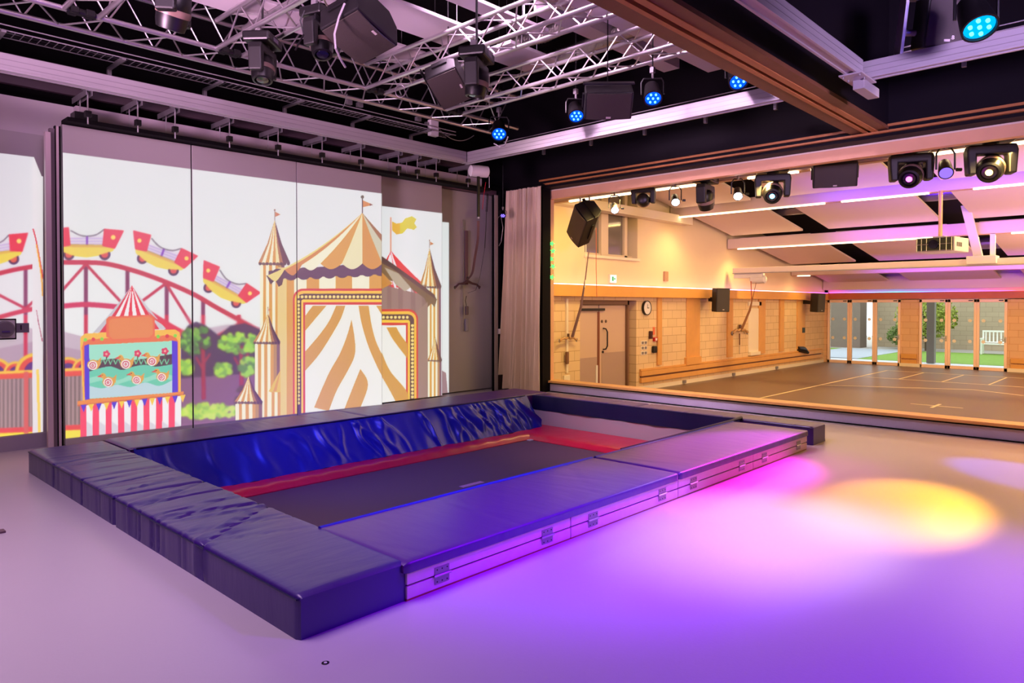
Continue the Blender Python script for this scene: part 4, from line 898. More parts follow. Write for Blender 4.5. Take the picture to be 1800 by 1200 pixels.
# upper wall with window hole
WX0, WX1, WZ0 = 12.36, 14.42, 2.62
wseg(9.62, WX0, 1.72, 5.5, HALLW); wseg(WX1, 26.9, 1.72, 5.5, HALLW); wseg(WX0, WX1, 1.72, WZ0, HALLW); wseg(WX0, WX1, 4.4, 5.5, HALLW)
struct(MB().box((WX0,9.86,WZ0),(WX1,9.9,4.4)).build('wall_left', mat('store_room_grey', (110,100,96), .7)))
w = struct(MB().box((WX0,9.68,WZ0),(WX0+.1,9.78,4.4)).box((WX1-.32,9.68,WZ0),(WX1-.2,9.78,4.4)).box((WX0,9.68,WZ0),(WX1,9.78,WZ0+.07)).box((13.15,9.66,WZ0),(13.42,9.78,4.4)).build('window_1', mat('window_frame_white', (226,204,180), .4), bevel=.005))
GLS = mat('grey_glass', (120,112,104), .08, spec=.8)
MB().box((WX0+.1,9.74,WZ0+.07),(13.15,9.75,4.4)).box((13.42,9.74,WZ0+.07),(WX1-.32,9.75,4.4)).build('pane', GLS, w)
MB().box((WX0-.03,9.46,WZ0-.06),(WX1+.02,9.68,WZ0-.0)).build('window_sill', SOFT, w)
# cornice and led strip
struct(MB().box((9.62,9.36,1.70),(26.6,HY,1.94)).build('trim_13', CORN))
struct(MB().box((26.48,-8,1.73),(26.6,9.36,1.95)).build('trim_14', mat('red_timber_band', (190,98,60), .5, vary=.15)))
def ledmat(name, axis, stops, st, span):
    m = bpy.data.materials.new(name); m.use_nodes = True; nt = m.node_tree; nt.nodes.remove(nt.nodes['Principled BSDF'])
    g = nt.nodes.new('ShaderNodeNewGeometry'); s = nt.nodes.new('ShaderNodeSeparateXYZ'); r = nt.nodes.new('ShaderNodeMapRange'); c = nt.nodes.new('ShaderNodeValToRGB'); e = nt.nodes.new('ShaderNodeEmission')
    nt.links.new(g.outputs['Position'], s.inputs[0]); nt.links.new(s.outputs[axis], r.inputs[0]); r.inputs[1].default_value, r.inputs[2].default_value = span
    nt.links.new(r.outputs[0], c.inputs[0]); el = c.color_ramp.elements
    for i, (p, col) in enumerate(stops):
        q = el[i] if i < 2 else el.new(p); q.position = p; q.color = (*lin(col), 1)
    nt.links.new(c.outputs[0], e.inputs[0]); e.inputs[1].default_value = st; nt.links.new(e.outputs[0], nt.nodes['Material Output'].inputs[0]); return m
L1 = ledmat('led_colours_side', 'X', [(0,(255,190,170)),(.45,(250,200,210)),(.6,(150,130,255)),(.72,(255,190,170)),(.88,(255,90,170)),(1,(190,80,255))], 5, (9.6,26.6))
L2 = ledmat('led_colours_far', 'Y', [(0,(255,60,70)),(.28,(255,60,60)),(.42,(150,70,220)),(.55,(90,90,255)),(.72,(60,150,255)),(.9,(130,90,255)),(1,(255,60,220))], 7, (1.5,9.4))
def ledm(name, a, b, m, lab): tag(MB().box(a, b).build(name, m), lab, 'led strip')
ledm('led_strip', (9.7,9.37,1.945), (26.5,9.40,1.962), L1, 'glowing led strip along the left hall timber cornice')
ledm('led_strip', (26.50,-7.9,1.955), (26.53,9.33,1.972), L2, 'colour-changing led strip above the far garden doors')
# hall double door
t = struct(MB().box((DX0,9.62,HF),(DX0+.07,9.74,1.62)).box((DX1-.26,9.60,HF),(DX1-.20,9.74,1.62)).box((DX0,9.60,1.52),(DX1-.2,9.74,1.62)).build('door_1', mat('dark_door_frame', (120,86,66), .5)))
struct(MB().box((DX0,9.745,HF),(DX1,9.9,1.62)).build('wall_left', mat('lobby_cream', (190,150,110), .8)))
DOORM = mat('pale_laminate_door', (206,176,158), .4); KICK = mat('grey_kick_plate', (186,162,152), .3, .3)
MB().box((DX0+.07,9.66,HF+.01),(13.04,9.71,1.51)).build('door_leaf', DOORM, t, .004); MB().box((13.07,9.66,HF+.01),(DX1-.27,9.71,1.51)).build('door_leaf', DOORM, t, .004)
MB().box((DX0+.09,9.652,HF+.02),(12.98,9.66,.34)).box((13.16,9.652,HF+.02),(DX1-.30,9.66,.42)).build('kick_plate', KICK, t)
MB().box((13.0,9.645,HF+.02),(13.07,9.67,1.36)).build('meeting_strip', mat('brown_meeting_strip', (120,62,40), .5), t)
MB().tube([(13.22,9.655,.98),(13.22,9.58,.97),(13.25,9.56,.9),(13.25,9.56,.58),(13.22,9.58,.51),(13.22,9.655,.50)], .017, 8).build('pull_handle', BLK, t, smooth=True)
MB().box((12.25,9.60,1.385),(13.22,9.655,1.44)).build('door_closer', BLK, t, .006); MB().cyl((13.2,9.64,.44),(13.2,9.66,.44),.03,n=14).build('lock_escutcheon', BLK, t)
sg = MB(); [sg.cyl((x,9.648,1.14),(x,9.66,1.14),.035,n=18) for x in (13.17,13.32)]; sg.build('round_sign', mat('sign_grey', (90,70,60), .5), t)
MB().box((12.93,9.64,HF+.05),(13.0,9.66,.15)).build('flush_bolt', WHITEP, t)
# pilasters on hall side wall: x from pixel columns
def colx(px): return at(px, 560, 'y', HY).x
for i, (a, b, m, d, lab) in enumerate(((1154,1161,PIL,.05,'slim timber pilaster right of the red call point'),(1206,1229,PIL,.03,'broad timber panel between the clock and the first wall speaker'),(1277,1286,PIL,.05,'slim timber pilaster right of the first wall speaker'),(1332,1343,PIL,.05,'timber jamb right of the tall white hatch'),(1369,1376,PIL,.05,'slim timber pilaster between hatch and far corner'),(1400,1414,PIL,.03,'dark timber panel near the far corner of the side wall'))):
    tag(MB().box((colx(a),HY-d,.02),(colx(b),HY,1.70)).build('wall_pilaster', m, bevel=.006), lab, 'pilaster', 'timber pilasters on the hall side wall')
t = thing('wall_hatch', 'tall white hatch panel in timber surround on the side wall', 'hatch', (colx(1324),HY,.1)); MB().box((colx(1315),HY-.03,.06),(colx(1332),HY,1.42)).build('hatch_panel', SOFT, t, .004); MB().box((colx(1314),HY-.05,1.50),(colx(1336),HY,1.62)).build('hatch_head', SOFT, t, .004); MB().box((colx(1315),HY-.10,.0),(colx(1332),HY,.10)).build('sill_box', SOFT, t, .004)
# bumper rail and skirting
x0 = colx(1124)
t = thing('wall_bumper', 'long double timber bumper rail low along the side wall', 'bumper rail', (20,HY,-.3))
MB().box((x0,HY-.07,-.20),(26.3,HY,-.085)).build('upper_board', PIL, t, .006); MB().box((x0,HY-.07,-.36),(26.3,HY,-.245)).build('lower_board', PIL, t, .006); MB().box((x0+.02,HY-.03,-.245),(26.2,HY,-.20)).build('shadow_gap', TIMD, t)
MB().box((x0,HY-.05,-.08),(26.3,HY,-.03)).build('cap_rail', SOFT if False else PIL, t, .004)
struct(MB().box((DX1,HY-.02,HF),(26.5,HY,HF+.10)).build('baseboard_left', SOFT))
for x, w_ in ((16.5,'nearest the double door'),(19.3,'below the far spreader bar'),(22.3,'nearest the far garden doors')): tag(MB().box((x,HY-.06,HF+.02),(x+.14,HY-.02,HF+.1)).build('skirting_vent', STEEL), 'small grey vent in the white hall skirting, '+w_, 'vent', 'vents in the hall skirting')
# clock and wall bits
q = at(1139,541,'y',9.46)
t = thing('wall_clock', 'round white wall clock with black rim beside the double door', 'clock', (q.x,HY,q.z-.17))
Mc = Matrix.Translation((q.x,HY,q.z)) @ Matrix.Rotation(PI/2,4,'X'); MB().lathe([(.175,0),(.178,.06),(.16,.065),(.158,.05),(.001,.05)], Mc, 32).build('rim', BLK, t, smooth=True); f = MB().lathe([(.157,.05),(.156,.055),(.001,.056)], Mc, 32).build('clock_face', WHITEP, t)
MB().box((q.x-.006,HY-.062,q.z-.01),(q.x+.006,HY-.058,q.z+.09)).box((q.x-.01,HY-.062,q.z-.008),(q.x+.07,HY-.058,q.z+.008)).build('hands', BLK, f)
for k, (pz, nm) in enumerate(((.56,'row of two grey switches, topmost below the clock'),(.44,'row of two grey switches, middle below the clock'),(.33,'row of two grey switches, lowest below the clock'))):
    q = at(1132, 602+k*9, 'y', HY); t = thing('switch_plate', nm, 'switch', (q.x,HY,q.z), 'switch plates below the clock'); MB().box((q.x-.15,HY-.012,q.z-.05),(q.x+.13,HY,q.z+.05)).build('plate', SOFT, t, .003); MB().box((q.x-.12,HY-.018,q.z-.03),(q.x-.03,HY-.012,q.z+.03)).box((q.x+.01,HY-.018,q.z-.03),(q.x+.10,HY-.012,q.z+.03)).build('rockers', STEEL, t)
q = at(1150,596,'y',HY); t = thing('fire_call_point', 'small red call point on the pilaster beside switches', 'call point', (q.x,HY,q.z)); MB().box((q.x-.07,HY-.06,q.z-.05),(q.x+.07,HY,q.z+.05)).build('case', mat('fire_red', (190,20,24), .4), t, .006); MB().box((q.x-.04,HY-.064,q.z-.03),(q.x+.04,HY-.06,q.z+.03)).build('glass', WHITEP, t)
q = at(1149,614,'y',HY); tag(MB().box((q.x-.10,HY-.08,q.z-.08),(q.x+.05,HY,q.z+.09)).build('wall_bell', BLK, bevel=.02), 'black wall unit just below the red call point', 'wall unit')
q = at(1142,588,'y',HY); tag(MB().box((q.x-.05,HY-.08,q.z-.10),(q.x+.02,HY,q.z+.09)).build('intercom', mat('dark_maroon', (70,30,26), .5), bevel=.01), 'narrow dark intercom above the red call point', 'intercom')
q = at(1149,581,'y',HY); tag(MB().box((q.x-.04,HY-.01,q.z-.1),(q.x+.05,HY,q.z+.09)).build('fire_notice', mat('red_notice', (226,110,80), .6)), 'small pale red notice above the call point', 'notice')
q = at(995,665,'y',HY); tag(MB().box((q.x-.1,HY-.03,q.z-.07),(q.x+.1,HY,q.z+.07)).build('wall_socket', SOFT, bevel=.004), 'double socket low on the block wall left of the door', 'socket')
q = at(1075,490,'y',HY); t = thing('exit_sign', 'small glowing white exit sign above the hall double door', 'exit sign', q); MB().box((q.x-.13,HY-.05,q.z-.10),(q.x+.13,HY,q.z+.10)).build('case', WHITEP, t, .006); e = MB().box((q.x-.115,HY-.056,q.z-.085),(q.x+.115,HY-.05,q.z+.085)).build('lit_face', emis('exit_glow', (226,255,220), 1.6), t); MB().box((q.x-.06,HY-.06,q.z-.05),(q.x+.0,HY-.056,q.z+.05)).prism([(q.x+.02,HY-.06,q.z+.03),(q.x+.02,HY-.06,q.z-.03),(q.x+.08,HY-.06,q.z)], (0,.003,0)).build('pictogram', mat('exit_green', (70,190,130), .5), e)
q = at(1169,486,'y',HY); tag(MB().box((q.x-.09,HY-.06,q.z-.12),(q.x+.07,HY,q.z+.13)).build('wall_sensor', mat('tan_plastic', (190,150,120), .5), bevel=.01), 'small beige sensor high on the side wall', 'sensor')
q = at(1218,634,'y',HY); tag(MB().box((colx(1203),HY-.08,at(1215,640,'y',HY).z),(colx(1229),HY,at(1215,627,'y',HY).z)).build('wall_box', PIL, bevel=.006), 'low timber access box under the broad timber panel', 'access box')
q = at(1406,615,'y',HY); tag(MB().tube([q+Vector((-.25,-.03,.05)), q+Vector((0,-.12,.02)), q+Vector((.3,-.16,-.1))], [.09,.11,.05], 8).build('black_plug', BLK, smooth=True), 'black wall bracket near the far corner above the bumper', 'bracket')
q = at(1411,580,'y',HY); tag(MB().box((q.x-.12,HY-.04,q.z-.09),(q.x+.12,HY,q.z+.09)).build('switch_plate', BLK, bevel=.004), 'small dark switch beside the far corner of side wall', 'switch')
# wall speakers
for (px, py, yaw, h, lab) in ((1265,527,.55,.62,'black wall speaker hanging mid-way along the side wall'),(1436,532,.25,.62,'black wall speaker in the far left corner of hall')):
    q = at(px,py,'y',9.0); s_ = speaker(lab, q, (0.05,0,-yaw), (.40,.34,h), 'black wall speakers in the hall', False); MB().box((-.05,.15,-.06),(.05,.50,.06)).build('wall_arm', BLK, s_, .01)
# sloping ceiling
SL = .151
def cz(x): return 3.40-SL*(x-19.3)
def slab(x0, x1, y0, y1, dz, th, m, name, s_=True):
    mb = MB().prism([(x0,y0,cz(x0)+dz),(x1,y0,cz(x1)+dz),(x1,y1,cz(x1)+dz),(x0,y1,cz(x0)+dz)], (0,0,th)); return mb
struct(slab(9.4, 27.2, -8.2, 9.95, .62, .15, mat('hall_void_black', (20,14,18), .9), '').build('ceiling', MATS['hall_void_black']))
struct(MB().box((9.5,-8.3,HF-.2),(26.9,-8,5.5)).build('wall_right', HALLW))
HR = mat('pink_white_hall_board', (226,206,204), .75)
rows = [(10.0,11.0),(11.3,15.75),(16.2,18.85),(19.35,23.0),(23.55,26.45)]; cols_ = [(7.32,9.30),(4.13,6.66),(.95,3.47),(-2.2,.3)]
rn = ['nearest row behind the opening','first row past the nearest beam','row before the third beam','row between third beam and hoist rail','farthest row above the garden doors']; cn = ['left column by the side wall','second column','third column','column cut by the right edge']
for i, (a, b) in enumerate(rows):
    for j, (c, d) in enumerate(cols_):
        if j == 3 and i in (0,): continue
        tag(slab(a, b, c, d, .0, .05, HR, '').build('ceiling_raft', HR), 'white sloping board, %s, %s' % (rn[i], cn[j]), 'ceiling panel', 'sloping white ceiling boards in the hall')
struct(MB().box((26.35,-8,2.06),(26.6,9.5,2.5)).build('trim_15', mat('cove_board', (220,196,190), .7)))
wv = mat('dull_duct', (150,140,150), .35, .6)
for (x, y, lab) in ((17.6,3.85,'silver duct crossing the third ceiling gap above the projector'),(12.6,6.95,'silver duct glimpsed in the second ceiling gap'),(17.7,6.95,'dark round duct glimpsed in the far second gap'),(22.6,3.8,'silver duct glimpsed in the gap above the hoist rail')):
    tag(MB().cyl((x,y-1.3,cz(x)+.28),(x,y+1.3,cz(x)+.28),.16,n=16).build('hall_duct', wv, smooth=True), lab, 'air duct', 'ducts above the hall ceiling boards')
LEDW = emis('warm_strip_glow', (255,222,170), 9)
BEAMM = mat('plaster_beam', (222,200,196), .6)
def hbeam(x, zb, th, y0, y1, lab, segs, i):
    t = thing('ceiling_beam', lab, 'beam', (x,(y0+y1)/2,zb), 'cross beams under the hall ceiling'); MB().box((x-.10,y0,zb),(x+.10,y1,zb+th)).build('beam_casing', BEAMM, t, .004)
    MB().box((x-.07,y0,zb-.012),(x+.07,y1,zb)).build('light_channel', mat('channel_tan', (190,150,120), .5), t)
    for a, b in segs: MB().box((x-.105,a,zb-.035),(x-.045,b,zb-.013)).build('light_strip', LEDW, t)
hbeam(10.95, 3.56, .24, -7.9, 9.5, 'nearest warm-lit hall beam just behind the opening', [(7.35,9.0),(5.75,7.1),(3.9,5.2),(-2,2.6)] if False else [(5.7,8.75),(4.3,5.1),(3.55,4.1),(1.0,3.0)], 0)
hbeam(15.96, 3.74, .28, -7.9, 9.5, 'second hall beam with warm light strip, lit violet', [(5.7,9.3),(3.7,5.35),(-1,2.95)], 1)
hbeam(19.07, 3.12, .27, -7.9, 9.5, 'third hall beam with thin warm light strip', [(4.05,9.2),(-1,2.8)], 2)
hbeam(23.6, 2.50, .24, -7.9, 9.5, 'farthest hall beam behind the white hoist rail', [(8.9,9.3)], 3)
t = thing('wall_ledge', 'horizontal white boxed ledge at the top of the side wall', 'ledge', (13.8,9.4,3.55)); MB().box((9.7,9.25,3.58),(16.55,HY,3.62)).box((9.7,9.25,3.62),(16.55,9.29,3.78)).build('ledge_box', SOFT, t, .004)
# hall hoist rail
t = thing('hall_hoist_rail', 'long white hoist gantry rail crossing the hall near ceiling', 'hoist rail', (19,4,2.4))
MB().box((18.95,-7.8,2.42),(19.07,9.33,2.56)).build('rail_body', mat('white_rail', (232,216,212), .45), t, .004); MB().box((18.93,-7.8,2.40),(19.09,9.33,2.42)).build('lower_flange', RAILM, t)
MB().box((18.8,3.05,2.44),(19.2,3.62,2.62)).build('carriage', WHITEP, t, .01)
MB().prism([(18.93,3.30,2.5),(18.93,3.48,2.5),(18.2,3.62,3.7),(18.2,3.44,3.7)], (.10,0,0)).build('sloping_stay', WHITEP, t, .006); MB().box((19.0,3.10,2.5),(19.06,3.2,3.2)).build('upright_stay', WHITEP, t)
MB().box((19.0,8.5,2.28),(19.2,9.33,2.40)).build('end_trolley', WHITEP, t, .01)
q = at(1333,491,'x',19.1)
t = thing('hall_hoist', 'white hoist motor with cords hanging from hall rail end', 'hoist', q)
MB().lathe([(.07,-.22),(.11,-.19),(.12,0),(.11,.19),(.07,.22)], Matrix.Translation(q) @ Matrix.Rotation(PI/2,4,'X') , 20).build('motor_case', WHITEP, t, smooth=True); MB().cyl(q+Vector((0,0,.1)), Vector((q.x,q.y,2.40)), .03).build('hanger', WHITEP, t)
MB().tube([at(1320,494,'x',19.0), at(1321,520,'x',19.0), at(1321,533,'x',19.0)], .012, 6).build('red_cord', mat('orange_cord', (190,90,60), .5), t)
MB().tube([at(1329,497,'x',19.0), at(1325,515,'x',19.0), at(1318,545,'x',19.0), at(1304,578,'x',19.0)], [.008,.008,.03,.035], 6).build('lifting_strap', mat('tan_strap', (150,104,70), .8), t)
def spreader(lab, c, px, dy=0, s=1.0):
    """curved bar with two hooked arms"""
    t = thing('spreader_bar', lab, 'spreader bar', c, 'hoist spreader bars in the hall'); MB().tube([c+Vector((a*s,0,b*s)) for a, b in ((-.38,-.05),(-.22,.02),(-.08,0),(0,.05),(.08,0),(.22,.02),(.38,-.05))], [.03*s]*7, 8).build('arms', mat('bronze_light', (196,150,96), .35, .3), t, smooth=True)
    for sx in (-.38,.38): MB().tube([c+Vector((sx*s+.04*s*math.cos(a),0,-.05*s+.04*s*math.sin(a))) for a in (x*.7 for x in range(8))], .014*s, 6).build('hook', STEEL, t)
    MB().cyl(c, c+Vector((0,0,.14*s)), .035*s).build('swivel', mat('dark_bronze', (90,60,46), .4), t); return t
spreader('small hoist spreader bar hanging against the far side wall', at(1301,581,'y',9.45), 0, s=1.25)
spreader('hoist spreader bar hanging on the block wall left of the door', at(999,595,'y',9.42), 0, s=.75)
cable('brown hoist strap slanting down past the door to spreader', [at(1035,440,'y',8.9), at(1029,490,'y',9.0), at(1021,540,'y',9.2), at(1006,592,'y',9.40)], [.012,.014,.03,.033], STRAP, 'hoist straps and cords in the hall')
cable('thin vertical cord in front of the upper hall window', [at(1048,400,'y',9.2), at(1048,470,'y',9.2), at(1049,522,'y',9.2)], .007, mat('orange_cord', (190,90,60), .5), 'hoist straps and cords in the hall')
cable('pale double cord beneath the tilted speaker', [at(1030,430,'y',9.0), at(1030,480,'y',9.0), at(1028,505,'y',9.0)], .008, SOFT, 'hoist straps and cords in the hall')
t = thing('wall_rod', 'slim white wall rod with handset below near spreader', 'rod', at(997,556,'y',9.5)); q0 = at(997,525,'y',9.5); q1 = at(997,655,'y',9.5)
MB().box((q0.x-.03,9.49,q1.z),(q0.x+.03,HY,q0.z)).build('rod', SOFT, t); qq = at(998,628,'y',9.45); MB().box((qq.x-.04,9.44,qq.z-.14),(qq.x+.04,9.49,qq.z+.12)).build('handset', mat('brown_handset', (120,82,60), .5), t, .015)
t = thing('wall_rod', 'tiny dark handset cord below the far spreader bar', 'rod', at(1300,600,'y',9.45)); MB().tube([at(1300,586,'y',9.45), at(1300,606,'y',9.45)], .02, 6).build('handset', mat('brown_handset', (120,82,60), .5), t); MB().tube([at(1300,606,'y',9.45), at(1300,622,'y',9.45)], .008, 6).build('cord', STEEL, t)
# projector
q = at(1650,431,'x',15.6)
t = thing('ceiling_projector', 'white ceiling projector in a wire cage on pole', 'projector', q, world=False); t.rotation_euler = (0,0,-.12)
MB().box((-.30,-.38,-.14),(.42,.30,.13)).build('case', WHITEP, t, .015)
f = MB().box((-.325,-.35,-.125),(-.30,.27,.12)).build('front_panel', BLK, t); MB().cyl((-.36,-.03,0),(-.32,-.03,0),.085,n=20).build('lens', mat('dark_lens', (20,16,30), .08, spec=1), f, smooth=True)
m = MB(); [m.cyl((-.345,y,-.13),(-.345,y,.13),.006,n=5) for y in (-.34,-.25,-.14,.09,.18,.26)]; [m.cyl((-.345,-.35,z),(-.345,.27,z),.006,n=5) for z in (-.12,.0,.12)]; m.build('wire_cage', ALU, t)
MB().box((-.05,-.11,.13),(.15,.09,.17)).build('mount_plate', STEEL, t); MB().cyl((.05,-.01,.17),(.05,-.01,1.05),.035,n=14).build('pole', mat('brass_pole', (214,170,120), .35, .3), t, smooth=True)
m = MB(); [m.box((x,-.388,-.05),(x+.025,-.379,.03)) for x in (-.2,-.13,-.06,.01)]; m.build('vent_slots', BLK, t)
# hall-side stage lamps hung behind the opening
HG = 'black moving head lamps in the opening'; HC = 'small round lamps with hoop brackets in the opening'
def hl(px, py, x=10.55): return at(px, py, 'x', x)
speaker('tilted black loudspeaker at the left end of the lamp row', hl(1028,392), face((-.75,.35,-.35), (0,0,1), 1.0), (.42,.38,.84), 'loudspeakers in the opening')
q = hl(1467,303); speaker('dark wide loudspeaker between lamps under the lintel', q, face((-.85,-.35,-.45), (0,0,1)), (.58,.34,.34), 'loudspeakers in the opening')
moving_head('black moving lamp facing away, second fitting from left', hl(1131,352), hl(1150,380,12), -1.2, .98, None, HG)
moving_head('black moving lamp seen side-on with drooping head', hl(1240,352), (12.5,6.2,0), 0.15, 1.12, None, HG)
moving_head('black moving lamp with small cyan lens glow', hl(1358,338), (5.5,2.6,0), -1.1, 1.22, ('cyan',(90,210,255),14), HG)
moving_head('black moving lamp with magenta lens glow', hl(1601,308), (4.3,2.0,0), -1.1, 1.25, ('magenta',(255,60,230),14), HG)
moving_head('black moving lamp with bright yellow star glow at right', hl(1741,296), (4.0,1.3,0), -1.1, 1.3, ('yellow',(255,214,80),26), HG)
def can(lab, pos, tgt, col, st=16, s=1.0):
    t = thing('spot_can_lamp', lab, 'stage lamp', pos, HC, world=False); r = aim(Vector(tgt)-Vector(pos)); t.rotation_euler = r; t.scale = (s,)*3
    MB().lathe([(.04,.16),(.058,.14),(.066,.04),(.074,-.05),(.074,-.08),(.066,-.08)], Matrix(), 20).build('lamp_body', BLK, t, smooth=True); MB().lathe([(.064,-.079),(.05,-.09),(.001,-.094)], Matrix(), 20).build('lens', emis('can_'+str(col), col, st), t, smooth=True)
    inv = r.to_matrix().to_4x4().inverted(); side = RT.copy(); P = [-side*.10, -side*.10+Vector((0,0,.17)), -side*.06+Vector((0,0,.23)), side*.06+Vector((0,0,.23)), side*.10+Vector((0,0,.17)), side*.10]
    MB().tube([inv@p for p in P], .010, 6).build('hoop_bracket', BLK, t, smooth=True); MB().cyl(inv@Vector((0,0,.22)), inv@Vector((0,0,.30)), .018, n=8).build('hook_clamp', STEEL, t); MB().cyl(inv@(side*.12), inv@(side*.17), .02, n=8).build('tilt_knob', BLK, t)
W_ = (255,240,255)
can('white-glowing can lamp nearest the tilted loudspeaker', hl(1080,366), (7.5,4.6,.6), W_)
can('white-glowing can lamp between two dark moving lamps', hl(1187,352), (7.2,3.8,.6), W_)
can('brightest white can lamp right of the side-on moving lamp', hl(1297,341), (7.0,3.2,.5), W_, 20, 1.02)
can('violet-glowing can lamp between magenta and yellow moving lamps', hl(1662,298), (7.0,1.2,.5), (120,90,255), 2.2, 1.2)
tag(MB().cyl((10.55,-3,3.555),(10.55,8.9,3.555),.024,n=12).build('lighting_bar', STEEL, smooth=True), 'horizontal pipe holding the row of lamps in the opening', 'lighting bar')
for px_, lb in ((1020,'left steel rod holding the tilted loudspeaker'),(1036,'right steel rod holding the tilted loudspeaker'),(1447,'left steel rod holding the dark wide loudspeaker'),(1490,'right steel rod holding the dark wide loudspeaker')):
    p = hl(px_, 340); tag(MB().cyl((10.55,p.y,3.34 if px_ > 1400 else 3.25),(10.55,p.y,3.53),.016,n=8).build('speaker_hanger', STEEL), lb, 'hanger', 'rods under the lamp bar')
# far glazed doors
DG = [(9.41,8.65),(8.65,7.82),(7.82,7.01),(6.44,5.61),(5.61,4.81),(4.81,4.0)]
FRM = mat('peach_door_frame', (246,214,200), .4)
GL = bpy.data.materials.new('clear_glass'); GL.use_nodes = True; b = GL.node_tree.nodes['Principled BSDF']; b.inputs['Transmission Weight'].default_value = 1; b.inputs['Roughness'].default_value = 0; b.inputs['IOR'].default_value = 1.03; b.inputs['Base Color'].default_value = (.93,.95,.93,1)
FROST = mat('frosted_dot', (240,236,226), .5, alpha=.8)
for i, (ya, yb) in enumerate(DG):
    y1, y0 = ya-.002, yb+.002; zt = 1.70; f = .075
    o = struct(MB().box((26.56,y0,HF),(26.64,y0+f,zt)).box((26.56,y1-f,HF),(26.64,y1,zt)).box((26.56,y0,zt-.09),(26.64,y1,zt)).box((26.56,y0,HF),(26.64,y1,HF+.10)).build('door_%d' % (i+2), FRM, bevel=.004))
    MB().box((26.595,y0+f,HF+.10),(26.603,y1-f,zt-.09)).build('pane', GL, o)
    g = MB(); [g.cyl((26.588,yy_,zz_),(26.594,yy_,zz_),.055,n=18) for yy_ in (y0+.18,y1-.18) for zz_ in (1.02,.35)]; g.build('manifestation_dots', FROST, o)
    if i in (2,3,5): g = MB().box((26.54,y0+.02 if i != 3 else y0+.02,.35),(26.56,y0+.06,.52)).cyl((26.52,y0+.04,.45),(26.52,y0+.16,.45),.012,n=8); g.build('door_handle', ALU, o)
    MB().box((26.545,y0+.1,zt-.05),(26.56,y0+.22,zt-.02)).build('top_closer', BLK, o)
def fseg(y0, y1, z0, z1, m): struct(MB().box((26.6,y0,z0),(26.9,y1,z1)).build('wall_front', m))
fseg(9.41,9.9,HF,5,BLOCKF); fseg(6.44,7.01,HF,1.72,BLOCKF); fseg(-8,4.0,HF,1.72,BLOCKF); fseg(-8,9.9,1.70,5,mat('hall_far_plaster', (222,200,190), .8))
for ya, yb, lab in ((6.50,6.98,'short timber bumper on the pier between glazed doors'),(-2,3.9,'timber bumper on the far wall at right edge')):
    tag(MB().box((26.52,ya,-.28),(26.6,yb,-.13)).box((26.53,ya,-.45),(26.6,yb,-.32)).build('wall_bumper', PIL, bevel=.006), lab, 'bumper rail', 'timber bumpers on the far wall')
struct(MB().box((26.5,6.40,HF),(26.6,7.02,HF+.11)).box((26.5,-8,HF),(26.6,3.98,HF+.11)).build('baseboard_front', SOFT))
# garden
struct(MB().box((26.9,-12,HF-.3),(29.2,20,HF-.02)).build('floor', mat('pale_paving', (214,214,214), .8, vary=.05)))
GR = mat('lawn_green', (126,160,60), .9, vary=.25, vscale=8, bump=(60,.6,(1,1,1)))
struct(MB().box((29.2,-12,HF-.3),(36,20,HF-.01)).build('floor', GR)); struct(MB().box((36,-12,HF-.3),(52,20,HF)).build('floor', mat('grey_path', (176,170,160), .9)))
struct(MB().box((29.2,9.2,HF-.3),(36,12,HF+.005)).build('floor', mat('slate_gravel', (170,176,184), .9, vary=.3, vscale=20)))
STONE = blockwork('tan_stone_wall', (190,170,140), (150,132,106), .5, .22, 'y')
tag(MB().box((38.4,-12,HF),(38.8,11.2,4.6)).build('garden_wall', STONE), 'tan stone garden wall seen through the glazed doors', 'wall')
tag(MB().box((36.5,11.4,HF),(37.5,20,4.6)).build('garden_wall', mat('grey_brown_render', (128,110,98), .9, vary=.1)), 'grey brown rendered building seen through the leftmost garden doors', 'building')
tag(MB().box((28.6,6.45,HF),(28.85,6.7,4.2)).build('porch_post', mat('grey_post', (130,124,116), .6), bevel=.01), 'grey square post just outside the second door set', 'post')
tag(MB().box((28.6,10.2,HF),(28.9,10.5,4.2)).build('porch_post', mat('grey_post', (130,124,116), .6), bevel=.01), 'grey square post just outside the leftmost garden door', 'post')
# garden bench
bx, by, bz = 35.6, 5.35, HF
t = thing('garden_bench', 'white slatted garden bench in front of stone wall', 'bench', (bx,by,bz)); BW = mat('white_painted_wood', (238,236,228), .5)
m = MB(); [m.box((bx-.25+.1*i,by-.9,bz+.42),(bx-.17+.1*i,by+.9,bz+.45)) for i in range(5)]; m.build('seat', BW, t)
m = MB(); [m.box((bx+.24,by-.85+.135*i,bz+.50),(bx+.26,by-.80+.135*i,bz+.95)) for i in range(13)]; m.box((bx+.22,by-.92,bz+.93),(bx+.28,by+.92,bz+1.0)); m.box((bx+.22,by-.92,bz+.48),(bx+.28,by+.92,bz+.53)); m.build('backrest', BW, t)
for lx, ly, lh in ((-.28,-.9,.66),(-.28,.84,.66),(.23,-.92,.95),(.23,.86,.95)): MB().box((bx+lx,by+ly,bz),(bx+lx+.06,by+ly+.06,bz+lh)).build('leg', BW, t)
for ly in (-.92,.86): MB().box((bx-.3,by+ly,bz+.64),(bx+.26,by+ly+.06,bz+.68)).build('armrest', BW, t)
